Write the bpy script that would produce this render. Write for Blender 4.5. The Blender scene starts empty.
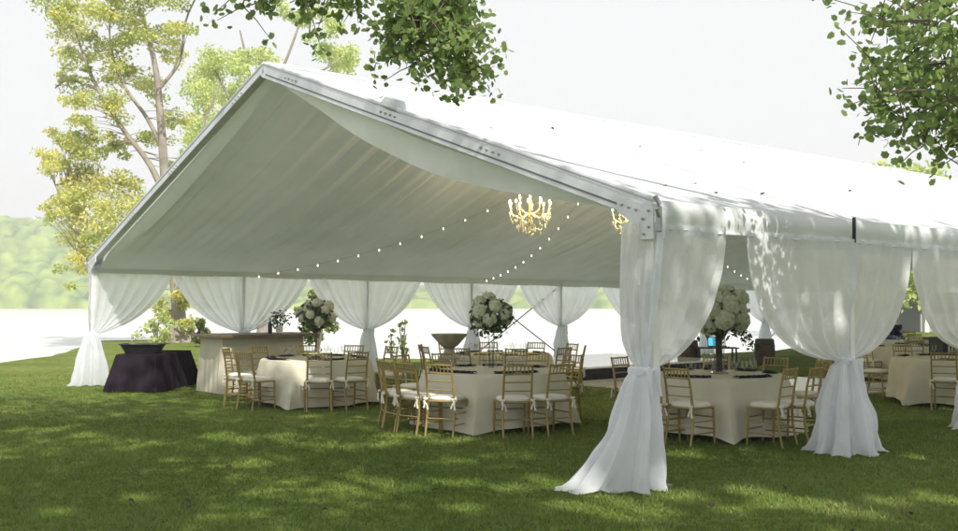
import bpy, math, random
import numpy as np
from mathutils import Vector, Matrix, noise as mnoise

random.seed(7); rng = np.random.default_rng(7)
S = bpy.context.scene
COL = S.collection
PI = math.pi
def rad(d): return math.radians(d)

to_sun = Vector((.25, -.66, .71)).normalized()
# ------------------------------------------------------------------ camera constants
F_PX, PITCH, CAM_H = 1003.5, rad(2.25), 1.665
def at(px, py, Y):
    """world point that photo pixel (px,py) shows at forward distance Y"""
    u, v = (px-479)/F_PX, -(py-265.5)/F_PX
    yc = math.cos(PITCH) - v*math.sin(PITCH); zc = math.sin(PITCH) + v*math.cos(PITCH)
    k = Y/yc
    return Vector((u*k, Y, CAM_H + zc*k))

# ------------------------------------------------------------------ tent constants
TX, TY, TA = 1.606, 9.278, rad(39.63)
TW, TB, TNB, TH, TAP = 15.15, 3.385, 9, 2.60, 5.29
TL = TB*TNB
ca, sa = math.cos(TA), math.sin(TA)
def tw(s, d, z=0.0): return Vector((TX + ca*s - sa*d, TY + sa*s + ca*d, z))
def zroof(d): return TAP - abs(d-TW/2)/(TW/2)*(TAP-TH)

# ------------------------------------------------------------------ materials
def new_mat(name):
    m = bpy.data.materials.new(name); m.use_nodes = True
    nt = m.node_tree
    for n in list(nt.nodes): nt.nodes.remove(n)
    out = nt.nodes.new('ShaderNodeOutputMaterial')
    return m, nt, out
def principled(name, color, rough=0.6, metal=0.0, noise=0.0, nscale=8.0, bump=0.0, bscale=40.0, spec=0.5, color2=None):
    m, nt, out = new_mat(name)
    b = nt.nodes.new('ShaderNodeBsdfPrincipled')
    b.inputs['Roughness'].default_value = rough; b.inputs['Metallic'].default_value = metal
    b.inputs['Specular IOR Level'].default_value = spec
    nt.links.new(b.outputs[0], out.inputs[0])
    tc = nt.nodes.new('ShaderNodeTexCoord')
    if noise > 0 or color2:
        n = nt.nodes.new('ShaderNodeTexNoise'); n.inputs['Scale'].default_value = nscale; n.inputs['Detail'].default_value = 5
        nt.links.new(tc.outputs['Object'], n.inputs['Vector'])
        r = nt.nodes.new('ShaderNodeValToRGB')
        c2 = color2 or tuple(min(1, c*(1+noise)) for c in color)
        c1 = color if color2 else tuple(c*(1-noise) for c in color)
        r.color_ramp.elements[0].position = .3; r.color_ramp.elements[1].position = .7
        r.color_ramp.elements[0].color = (*c1, 1); r.color_ramp.elements[1].color = (*c2, 1)
        nt.links.new(n.outputs['Fac'], r.inputs[0]); nt.links.new(r.outputs[0], b.inputs['Base Color'])
    else:
        b.inputs['Base Color'].default_value = (*color, 1)
    if bump > 0:
        n2 = nt.nodes.new('ShaderNodeTexNoise'); n2.inputs['Scale'].default_value = bscale; n2.inputs['Detail'].default_value = 4
        nt.links.new(tc.outputs['Object'], n2.inputs['Vector'])
        bp = nt.nodes.new('ShaderNodeBump'); bp.inputs['Strength'].default_value = bump; bp.inputs['Distance'].default_value = .02
        nt.links.new(n2.outputs['Fac'], bp.inputs['Height']); nt.links.new(bp.outputs[0], b.inputs['Normal'])
    return m
def cloth(name, color, trans=.25, clear=0.0, noise=.04, nscale=3.0, wr=0.15, wscale=9.0):
    """diffuse + translucent (+ some see-through for voile) with fine wrinkles"""
    m, nt, out = new_mat(name)
    tc = nt.nodes.new('ShaderNodeTexCoord')
    n = nt.nodes.new('ShaderNodeTexNoise'); n.inputs['Scale'].default_value = nscale; n.inputs['Detail'].default_value = 5
    nt.links.new(tc.outputs['Object'], n.inputs['Vector'])
    r = nt.nodes.new('ShaderNodeValToRGB')
    r.color_ramp.elements[0].position = .3; r.color_ramp.elements[1].position = .7
    r.color_ramp.elements[0].color = (*[c*(1-noise) for c in color], 1)
    r.color_ramp.elements[1].color = (*[min(1, c*(1+noise)) for c in color], 1)
    nt.links.new(n.outputs['Fac'], r.inputs[0])
    n2 = nt.nodes.new('ShaderNodeTexNoise'); n2.inputs['Scale'].default_value = wscale; n2.inputs['Detail'].default_value = 6
    n2.inputs['Distortion'].default_value = .6
    nt.links.new(tc.outputs['Object'], n2.inputs['Vector'])
    bp = nt.nodes.new('ShaderNodeBump'); bp.inputs['Strength'].default_value = wr; bp.inputs['Distance'].default_value = .05
    nt.links.new(n2.outputs['Fac'], bp.inputs['Height'])
    d = nt.nodes.new('ShaderNodeBsdfDiffuse'); t = nt.nodes.new('ShaderNodeBsdfTranslucent')
    for q in (d, t):
        nt.links.new(r.outputs[0], q.inputs['Color']); nt.links.new(bp.outputs[0], q.inputs['Normal'])
    mx = nt.nodes.new('ShaderNodeMixShader'); mx.inputs[0].default_value = trans
    nt.links.new(d.outputs[0], mx.inputs[1]); nt.links.new(t.outputs[0], mx.inputs[2])
    last = mx
    if clear > 0:
        tr = nt.nodes.new('ShaderNodeBsdfTransparent'); m2 = nt.nodes.new('ShaderNodeMixShader'); m2.inputs[0].default_value = clear
        nt.links.new(mx.outputs[0], m2.inputs[1]); nt.links.new(tr.outputs[0], m2.inputs[2]); last = m2
    nt.links.new(last.outputs[0], out.inputs[0])
    return m
def leafmat(name, stops, trans=.35, gloss=.06):
    m, nt, out = new_mat(name)
    a = nt.nodes.new('ShaderNodeAttribute'); a.attribute_name = 'tint'
    r = nt.nodes.new('ShaderNodeValToRGB')
    els = r.color_ramp.elements
    while len(els) < len(stops): els.new(.5)
    for i, (p, c) in enumerate(stops): els[i].position = p; els[i].color = (*c, 1)
    nt.links.new(a.outputs['Fac'], r.inputs[0])
    d = nt.nodes.new('ShaderNodeBsdfDiffuse'); t = nt.nodes.new('ShaderNodeBsdfTranslucent')
    g = nt.nodes.new('ShaderNodeBsdfGlossy'); g.inputs['Roughness'].default_value = .45; g.inputs['Color'].default_value = (.8, .85, .8, 1)
    nt.links.new(r.outputs[0], d.inputs['Color']); nt.links.new(r.outputs[0], t.inputs['Color'])
    mx = nt.nodes.new('ShaderNodeMixShader'); mx.inputs[0].default_value = trans
    nt.links.new(d.outputs[0], mx.inputs[1]); nt.links.new(t.outputs[0], mx.inputs[2])
    m2 = nt.nodes.new('ShaderNodeMixShader'); m2.inputs[0].default_value = gloss
    nt.links.new(mx.outputs[0], m2.inputs[1]); nt.links.new(g.outputs[0], m2.inputs[2])
    nt.links.new(m2.outputs[0], out.inputs[0])
    return m
def emission(name, color, strength):
    m, nt, out = new_mat(name)
    e = nt.nodes.new('ShaderNodeEmission'); e.inputs[0].default_value = (*color, 1); e.inputs[1].default_value = strength
    nt.links.new(e.outputs[0], out.inputs[0]); return m
def glassmat(name, color=(.985, .985, .98)):
    m, nt, out = new_mat(name)
    g = nt.nodes.new('ShaderNodeBsdfGlossy'); g.inputs['Roughness'].default_value = .08
    t = nt.nodes.new('ShaderNodeBsdfTransparent'); t.inputs[0].default_value = (*color, 1)
    fr = nt.nodes.new('ShaderNodeLayerWeight'); fr.inputs[0].default_value = .09
    mx = nt.nodes.new('ShaderNodeMixShader')
    nt.links.new(fr.outputs['Facing'], mx.inputs[0]); nt.links.new(t.outputs[0], mx.inputs[1]); nt.links.new(g.outputs[0], mx.inputs[2])
    nt.links.new(mx.outputs[0], out.inputs[0]); return m

M = {}
M['roof'] = cloth('roof vinyl', (.72, .745, .77), trans=.36, noise=.03, nscale=.6, wr=.08, wscale=2)
M['valance'] = cloth('valance vinyl', (.74, .77, .79), trans=.10, noise=.05, nscale=2, wr=.12, wscale=5)
M['swag'] = cloth('gable cloth', (.88, .90, .91), trans=.15, noise=.04, wr=.15, wscale=4)
M['liner'] = cloth('ceiling liner', (.69, .72, .66), trans=.34, noise=.05, nscale=1.2, wr=.12, wscale=5)
M['voile'] = cloth('white voile', (.88, .90, .94), trans=.50, clear=.08, noise=.03, wr=.4, wscale=7)
M['voile2'] = cloth('backlit white voile', (.93, .95, .99), trans=.76, clear=.08, noise=.03, wr=.22, wscale=10)
M['linen'] = cloth('cream linen', (.60, .57, .46), trans=.05, noise=.05, nscale=4, wr=.14, wscale=8)
M['barcloth'] = cloth('bar linen', (.56, .53, .42), trans=.04, noise=.05, nscale=4, wr=.08, wscale=8)
M['plum'] = cloth('plum cloth', (.024, .018, .026), trans=.0, noise=.15, nscale=5, wr=.2, wscale=8)
M['napkin'] = cloth('dark napkin', (.030, .028, .045), trans=.0, noise=.15, nscale=9, wr=.3, wscale=20)
M['cushion'] = cloth('cushion cloth', (.72, .70, .62), trans=.0, noise=.05, wr=.2, wscale=14)
M['alu'] = principled('aluminium', (.66, .69, .72), .45, .35, noise=.08, nscale=5, bump=.05, bscale=30)
M['steel'] = principled('galvanised steel', (.38, .40, .42), .5, .7, noise=.2, nscale=14)
M['rail'] = principled('pale rail', (.50, .50, .54), .6)
M['cable'] = principled('steel cable', (.16, .17, .18), .5, .5)
M['gold'] = principled('gold paint', (.33, .25, .09), .42, .35, noise=.12, nscale=10)
M['brass'] = principled('brass', (.86, .74, .46), .3, .7, noise=.1)
M['wood'] = principled('brown wood', (.16, .11, .075), .45, noise=.3, nscale=6)
M['barrel'] = principled('weathered oak', (.085, .068, .055), .7, noise=.35, nscale=9, bump=.3)
M['iron'] = principled('iron hoop', (.10, .10, .105), .5, .6)
M['dark'] = principled('dark metal', (.030, .032, .036), .45, .2, noise=.2)
M['black'] = principled('black cloth', (.014, .015, .024), .8, noise=.3, nscale=5)
M['stone'] = principled('tan wood', (.38, .34, .25), .7, noise=.2, nscale=9, bump=.3)
M['floor'] = principled('white floor panel', (.86, .86, .85), .10, noise=.06, nscale=2)
M['glass'] = glassmat('clear glass')
M['vaseglass'] = glassmat('smoky glass', (.70, .72, .70))
M['bark'] = principled('bark', (.16, .135, .105), .9, noise=.35, nscale=5, bump=.8, bscale=12)
M['barklight'] = principled('pale bark', (.26, .23, .19), .9, noise=.3, nscale=2.5, bump=.6, bscale=8)
M['bulb'] = emission('bulb glow', (1, .86, .58), 5.0)
M['candle'] = emission('candle bulb glow', (1, .86, .52), 9.0)
M['crystal'] = principled('clear crystal', (.95, .90, .74), .15, .1, noise=.2)
M['screen'] = emission('screen glow', (.12, .62, .85), 1.0)
M['petal'] = leafmat('white petals', [(0, (.70, .72, .54)), (.5, (.82, .83, .68)), (1, (.88, .88, .78))], trans=.42, gloss=0.01)
M['flgreen'] = leafmat('bouquet leaves', [(0, (.03, .06, .025)), (.6, (.07, .11, .04)), (1, (.13, .17, .07))], trans=.25, gloss=.04)
M['leaf'] = leafmat('green leaves', [(0, (.075, .12, .04)), (.6, (.13, .19, .055)), (1, (.20, .26, .08))], trans=.58)
M['sleaf'] = leafmat('spray leaves', [(0, (.14, .22, .07)), (.6, (.24, .35, .11)), (1, (.35, .43, .14))], trans=.62, gloss=.03)
M['yleaf'] = leafmat('yellow autumn leaves', [(0, (.34, .40, .13)), (.45, (.56, .60, .19)), (.8, (.68, .66, .19)), (1, (.70, .61, .17))], trans=.5)
M['pleaf'] = leafmat('pale green leaves', [(0, (.36, .46, .17)), (.6, (.54, .64, .24)), (1, (.66, .68, .25))], trans=.5)
M['bushleaf'] = leafmat('bush leaves', [(0, (.09, .14, .03)), (.6, (.18, .23, .05)), (1, (.32, .32, .08))], trans=.45)
M['blade'] = leafmat('grass blades', [(0, (.105, .165, .03)), (.5, (.18, .26, .05)), (.85, (.22, .285, .085)), (1, (.27, .25, .11))], trans=.4, gloss=.02)
M['brownleaf'] = principled('dry leaf', (.055, .040, .018), .8, noise=.3, nscale=30)
M['wallgrey'] = principled('grey siding', (.34, .35, .36), .8, noise=.06)
M['white'] = principled('white paint', (.78, .78, .76), .5, noise=.03)
M['shingle'] = principled('grey shingles', (.16, .165, .18), .9, noise=.2, nscale=8)
M['pane'] = principled('window glass', (.04, .05, .06), .1)
M['purple'] = leafmat('purple flowers', [(0, (.05, .04, .12)), (1, (.12, .09, .30))], trans=.2, gloss=.0)
M['bluecloth'] = principled('blue cooler plastic', (.04, .06, .16), .5)

# ------------------------------------------------------------------ mesh builder
class MB:
    def __init__(s): s.v = []; s.f = []
    def add(s, vs, fs):
        o = len(s.v); s.v += [tuple(p) for p in vs]; s.f += [tuple(i+o for i in f) for f in fs]; return s
    def box(s, x0, x1, y0, y1, z0, z1, mat=None, bev=0.0):
        if bev > 0:
            vs = []; b = bev
            prof = [(b, 0), (0, b)]
            # chamfered box: bottom ring inset, lower, upper, top ring inset
            def ring(i, z): return [(x0+i, y0+i, z), (x1-i, y0+i, z), (x1-i, y1-i, z), (x0+i, y1-i, z)]
            vs = ring(b, z0)+ring(0, z0+b)+ring(0, z1-b)+ring(b, z1)
            fs = [(3, 2, 1, 0), (12, 13, 14, 15)]
            for k in range(3):
                for j in range(4): fs.append((k*4+j, k*4+(j+1) % 4, k*4+4+(j+1) % 4, k*4+4+j))
        else:
            vs = [(x0, y0, z0), (x1, y0, z0), (x1, y1, z0), (x0, y1, z0), (x0, y0, z1), (x1, y0, z1), (x1, y1, z1), (x0, y1, z1)]
            fs = [(3, 2, 1, 0), (4, 5, 6, 7), (0, 1, 5, 4), (1, 2, 6, 5), (2, 3, 7, 6), (3, 0, 4, 7)]
        if mat: vs = [mat @ Vector(p) for p in vs]
        return s.add(vs, fs)
    def tube(s, pts, r, n=8, cap=True):
        pts = [Vector(p) for p in pts]
        rs = r if isinstance(r, (list, tuple)) else [r]*len(pts)
        t0 = (pts[1]-pts[0]).normalized()
        up = Vector((0, 0, 1)) if abs(t0.z) < .9 else Vector((1, 0, 0))
        u = t0.cross(up).normalized(); vs = []
        for i, p in enumerate(pts):
            t = (pts[min(i+1, len(pts)-1)]-pts[max(i-1, 0)])
            t = t.normalized() if t.length > 1e-9 else t0
            u = (u - t*u.dot(t))
            u = u.normalized() if u.length > 1e-6 else t.orthogonal().normalized()
            w = t.cross(u)
            for k in range(n):
                a = 2*PI*k/n; vs.append(p + (u*math.cos(a)+w*math.sin(a))*rs[i])
        fs = []
        for i in range(len(pts)-1):
            for k in range(n): fs.append((i*n+k, i*n+(k+1) % n, (i+1)*n+(k+1) % n, (i+1)*n+k))
        if cap: fs.append(tuple(range(n-1, -1, -1))); fs.append(tuple(range((len(pts)-1)*n, len(pts)*n)))
        return s.add(vs, fs)
    def lathe(s, prof, n=24, c=(0, 0, 0)):
        vs = []; fs = []
        for (r, z) in prof:
            for k in range(n):
                a = 2*PI*k/n; vs.append((c[0]+r*math.cos(a), c[1]+r*math.sin(a), c[2]+z))
        for i in range(len(prof)-1):
            for k in range(n): fs.append((i*n+k, i*n+(k+1) % n, (i+1)*n+(k+1) % n, (i+1)*n+k))
        return s.add(vs, fs)
    def grid(s, P, closed_u=False):
        """P[i][j] points"""
        nu, nv = len(P), len(P[0]); vs = [p for row in P for p in row]; fs = []
        for i in range(nu if closed_u else nu-1):
            i2 = (i+1) % nu
            for j in range(nv-1): fs.append((i*nv+j, i2*nv+j, i2*nv+j+1, i*nv+j+1))
        return s.add(vs, fs)

def tag(o, label=None, cat=None, group=None, kind=None):
    if label: o['label'] = label
    if cat: o['category'] = cat
    if group: o['group'] = group
    if kind: o['kind'] = kind
    return o
def build(name, mb, mat, parent=None, smooth=True, loc=None, rotz=0.0):
    me = bpy.data.meshes.new(name); me.from_pydata(mb.v, [], mb.f); me.validate(); me.update()
    if smooth:
        me.polygons.foreach_set('use_smooth', [True]*len(me.polygons))
        try: me.set_sharp_from_angle(angle=rad(42))
        except Exception: pass
    me.materials.append(mat)
    o = bpy.data.objects.new(name, me); COL.objects.link(o)
    if parent: o.parent = parent
    if loc is not None: o.location = loc
    o.rotation_euler.z = rotz
    return o
def thing(name, label, cat, loc=(0, 0, 0), rotz=0.0, group=None):
    o = bpy.data.objects.new(name, None); COL.objects.link(o); o.empty_display_size = .2
    o.location = loc; o.rotation_euler.z = rotz
    return tag(o, label, cat, group)
def dup(o, parent=None):
    c = o.copy(); COL.objects.link(c)
    if parent: c.parent = parent
    for ch in list(o.children): dup(ch, c)
    return c

LEAF4 = np.array([(0, -.5, 0), (.32, 0, .06), (0, .5, 0), (-.32, 0, .06)])
LOBED = np.array([(0, -.5, 0), (.24, -.40, .02), (.48, -.22, .05), (.42, -.02, .04), (.44, .22, .06), (.24, .30, .02), (0, .52, 0),
                  (-.24, .30, .02), (-.44, .22, .06), (-.42, -.02, .04), (-.48, -.22, .05), (-.24, -.40, .02)])
def leaves_mesh(name, C, size, mat, parent=None, tmpl=LEAF4, tint=None, flat=.0, kind=None, nrm=None):
    """one mesh of many leaf faces at points C"""
    C = np.asarray(C, float); n = len(C)
    size = np.broadcast_to(np.asarray(size, float), (n,))
    q = rng.normal(size=(n, 3)); q[:, 2] = np.abs(q[:, 2]) + flat
    if nrm is not None: q = q*.6 + nrm
    q /= np.linalg.norm(q, axis=1)[:, None]
    h = rng.normal(size=(n, 3)); u = np.cross(q, h); u /= np.linalg.norm(u, axis=1)[:, None] + 1e-9
    w = np.cross(q, u)
    k = len(tmpl)
    V = C[:, None, :] + size[:, None, None]*(tmpl[None, :, 0, None]*u[:, None, :] + tmpl[None, :, 1, None]*w[:, None, :] + tmpl[None, :, 2, None]*q[:, None, :])
    V = V.reshape(-1, 3)
    me = bpy.data.meshes.new(name)
    me.vertices.add(n*k); me.vertices.foreach_set('co', V.astype(np.float32).ravel())
    me.loops.add(n*k); me.loops.foreach_set('vertex_index', np.arange(n*k, dtype=np.int32))
    me.polygons.add(n); me.polygons.foreach_set('loop_start', np.arange(0, n*k, k, dtype=np.int32))
    me.update(calc_edges=True)
    a = me.attributes.new('tint', 'FLOAT', 'FACE')
    t = rng.random(n) if tint is None else np.clip(tint, 0, 1)
    a.data.foreach_set('value', t.astype(np.float32))
    me.materials.append(mat)
    o = bpy.data.objects.new(name, me); COL.objects.link(o)
    if parent: o.parent = parent
    if kind: o['kind'] = kind
    return o

# ------------------------------------------------------------------ ground, water, hill
SHORE = [(-60, 16), (-30, 22), (-16, 26.5), (-13.6, 28.2), (-13.8, 33), (-16.0, 41), (-17.5, 47), (-14.0, 49.5), (-10.5, 47.5), (-8.6, 42), (-6.0, 36), (-3.0, 31.5),
         (0, 30.8), (4, 32.0), (8, 34), (11, 37), (15, 44), (22, 62), (40, 110), (90, 240), (140, 420)]
def build_ground():
    # lawn: shoreline to the near side, out to the right; a bank slopes below the water
    pts = []
    for i in range(len(SHORE)-1):
        a, b = SHORE[i], SHORE[i+1]
        n = max(2, int(math.dist(a, b)/1.2)) if b[1] < 60 else 6
        for k in range(n):
            t = k/n; x = a[0]+(b[0]-a[0])*t; y = a[1]+(b[1]-a[1])*t
            j = .25 if b[1] < 60 else 0
            pts.append((x+random.uniform(-j, j), y+random.uniform(-j, j)))
    pts.append(SHORE[-1])
    outline = pts + [(900, 420), (900, -200), (-60, -200)]
    import mathutils.geometry as mg
    tess = mg.tessellate_polygon([[Vector((x, y, 0)) for x, y in outline]])
    mb = MB(); mb.add([(x, y, 0) for x, y in outline], [tuple(t) for t in tess])
    # bank
    n = len(pts); vs = []; fs = []
    for i, (x, y) in enumerate(pts):
        x2, y2 = pts[min(i+1, n-1)]; x1, y1 = pts[max(i-1, 0)]
        t = Vector((x2-x1, y2-y1)).normalized(); nn = Vector((-t.y, t.x))
        vs += [(x, y, 0), (x+nn.x*.5, y+nn.y*.5, -.22), (x+nn.x*2.5, y+nn.y*2.5, -1.3)]
        if i: 
            o = (i-1)*3
            for k in (0, 1): fs.append((o+k, o+3+k, o+4+k, o+1+k))
    mb.add(vs, fs)
    # lawn material
    m, nt, out = new_mat('lawn')
    b = nt.nodes.new('ShaderNodeBsdfPrincipled'); b.inputs['Roughness'].default_value = .9; b.inputs['Specular IOR Level'].default_value = .15
    tc = nt.nodes.new('ShaderNodeTexCoord')
    def noise(sc, det=6):
        q = nt.nodes.new('ShaderNodeTexNoise'); q.inputs['Scale'].default_value = sc; q.inputs['Detail'].default_value = det
        nt.links.new(tc.outputs['Object'], q.inputs['Vector']); return q
    n1, n2, n3 = noise(.55), noise(5.5), noise(60)
    r1 = nt.nodes.new('ShaderNodeValToRGB'); r1.color_ramp.elements[0].position = .34; r1.color_ramp.elements[1].position = .66
    r1.color_ramp.elements[0].color = (.115, .18, .03, 1); r1.color_ramp.elements[1].color = (.19, .24, .055, 1)
    nt.links.new(n1.outputs['Fac'], r1.inputs[0])
    r2 = nt.nodes.new('ShaderNodeValToRGB'); r2.color_ramp.elements[0].position = .3; r2.color_ramp.elements[1].position = .75
    r2.color_ramp.elements[0].color = (.55, .58, .5, 1); r2.color_ramp.elements[1].color = (1.35, 1.22, 1.2, 1)
    nt.links.new(n2.outputs['Fac'], r2.inputs[0])
    mm = nt.nodes.new('ShaderNodeMix'); mm.data_type = 'RGBA'; mm.blend_type = 'MULTIPLY'; mm.inputs[0].default_value = 1
    nt.links.new(r1.outputs[0], mm.inputs[6]); nt.links.new(r2.outputs[0], mm.inputs[7])
    nt.links.new(mm.outputs[2], b.inputs['Base Color'])
    bp = nt.nodes.new('ShaderNodeBump'); bp.inputs['Strength'].default_value = .9; bp.inputs['Distance'].default_value = .04
    nt.links.new(n3.outputs['Fac'], bp.inputs['Height']); nt.links.new(bp.outputs[0], b.inputs['Normal'])
    nt.links.new(b.outputs[0], out.inputs[0])
    g = build('ground', mb, m, smooth=False); tag(g, kind='structure')
    # river
    m, nt, out = new_mat('river water')
    b = nt.nodes.new('ShaderNodeBsdfPrincipled'); b.inputs['Base Color'].default_value = (.58, .60, .58, 1); b.inputs['Roughness'].default_value = .28
    tc = nt.nodes.new('ShaderNodeTexCoord'); q = nt.nodes.new('ShaderNodeTexNoise'); q.inputs['Scale'].default_value = .9; q.inputs['Detail'].default_value = 4
    nt.links.new(tc.outputs['Object'], q.inputs['Vector'])
    bp = nt.nodes.new('ShaderNodeBump'); bp.inputs['Strength'].default_value = .35; bp.inputs['Distance'].default_value = .3
    nt.links.new(q.outputs['Fac'], bp.inputs['Height']); nt.links.new(bp.outputs[0], b.inputs['Normal']); nt.links.new(b.outputs[0], out.inputs[0])
    w = build('water', MB().add([(-900, -150, -.32), (900, -150, -.32), (900, 780, -.32), (-900, 780, -.32)], [(0, 1, 2, 3)]), m, smooth=False)
    tag(w, kind='structure')
    # far hillside: bumpy wooded slope
    def prof(px):    # skyline height in photo px above horizon row
        xs = [-700, -200, 0, 45, 75, 100, 160, 300, 420, 520, 700, 900, 1700]; ys = [68, 90, 77, 60, 44, 32, 24, 20, 17, 15, 18, 22, 26]
        return float(np.interp(px, xs, ys))
    nx, ny = 860, 60; P = []; cells = {}
    def crowns(a, b):     # rounded tree crowns, jittered cell by cell
        best = 0; ia, ib = math.floor(a), math.floor(b)
        for i in (-1, 0, 1):
            for j in (-1, 0, 1):
                k = (ia+i, ib+j)
                if k not in cells: cells[k] = (random.random(), random.random(), random.uniform(.45, 1.0))
                c = cells[k]; d2 = (ia+i+c[0]-a)**2+(ib+j+c[1]-b)**2
                best = max(best, c[2]*max(0, 1-d2*1.1)**.5)
        return best
    for i in range(nx+1):
        px = -420+1720*i/nx; row = []
        for j in range(ny+1):
            t = j/ny; Y = 520+150*t
            X = (px-479)/F_PX*520
            top = prof(px)/F_PX*600
            z = -.5 + top*math.sin(min(1, t*1.15)*PI/2)
            hgt = min(11, 3+top*.2)
            row.append((X, Y, z + (crowns(X/8, Y/8)*hgt + random.uniform(-.4, .4) if 0 < j else 0)))
        P.append(row)
    hm = principled('wooded slope', (.045, .11, .025), .95, nscale=.11, color2=(.30, .40, .08), bump=1.0, bscale=.5, spec=.1)
    h = build('hill', MB().grid(P), hm); tag(h, kind='structure')
build_ground()

# ------------------------------------------------------------------ grass blades and fallen leaves
def build_grass():
    def wedge(n, y0, y1, pw):
        y = y0+(y1-y0)*rng.random(n)**pw
        x = (rng.random(n)-.5)*2*(.50*y+.6)
        return np.stack([x, y], 1)
    A = np.concatenate([wedge(150000, 5.9, 14.5, 1.1), wedge(45000, 13.5, 24, 1.0)])
    n = len(A)
    clump = .5+.5*np.sin(A[:, 0]*2.1+np.sin(A[:, 1]*1.7)*1.4)*np.sin(A[:, 1]*2.6+np.sin(A[:, 0]*1.3))
    h = (.016+.026*rng.random(n))*(.6+.8*clump) + (rng.random(n) < .015)*.03
    w = .003+.003*rng.random(n) + A[:, 1]*.00018
    a = rng.random(n)*2*PI; ln = rng.normal(size=(n, 2))*h[:, None]*.55
    dx, dy = np.cos(a)*w, np.sin(a)*w
    V = np.zeros((n, 3, 3))
    V[:, 0, 0] = A[:, 0]-dx; V[:, 0, 1] = A[:, 1]-dy
    V[:, 1, 0] = A[:, 0]+dx; V[:, 1, 1] = A[:, 1]+dy
    V[:, 2, 0] = A[:, 0]+ln[:, 0]; V[:, 2, 1] = A[:, 1]+ln[:, 1]; V[:, 2, 2] = h
    me = bpy.data.meshes.new('grass')
    me.vertices.add(n*3); me.vertices.foreach_set('co', V.astype(np.float32).ravel())
    me.loops.add(n*3); me.loops.foreach_set('vertex_index', np.arange(n*3, dtype=np.int32))
    me.polygons.add(n); me.polygons.foreach_set('loop_start', np.arange(0, n*3, 3, dtype=np.int32)); me.update(calc_edges=True)
    t = me.attributes.new('tint', 'FLOAT', 'FACE'); t.data.foreach_set('value', np.clip(.12+.38*clump+.28*np.sin(A[:, 0]*.55+1.3*np.sin(A[:, 1]*.4))*np.sin(A[:, 1]*.8+A[:, 0]*.3)+.24*rng.normal(size=n), 0, 1).astype(np.float32))
    me.materials.append(M['blade'])
    o = bpy.data.objects.new('grass', me); COL.objects.link(o)
    tag(o, 'short mown green grass covering the lawn in front of the tent', 'grass', kind='stuff')
build_grass()
lf = None
for i in range(46):
    y = 7.0+11*random.random()**1.4; x = (random.random()-.5)*2*.46*y
    if i == 0:
        mb = MB(); mb.add([(x_*.085, y_*.1, .012+abs(x_)*.04+z_*.1) for x_, y_, z_ in LOBED], [tuple(range(12))])
        lf = build('fallen_leaf', mb, M['brownleaf'], smooth=False)
        tag(lf, 'small dry brown leaf fallen on the mown lawn', 'leaf', 'brown leaves scattered on the lawn'); o = lf
    else: o = dup(lf)
    o.location = (x, y, .018+.012*random.random()); o.rotation_euler = (random.uniform(-.5, .5), random.uniform(-.5, .5), random.random()*6.3)
    k = .35+.4*random.random(); o.scale = (k, k, k)

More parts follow.
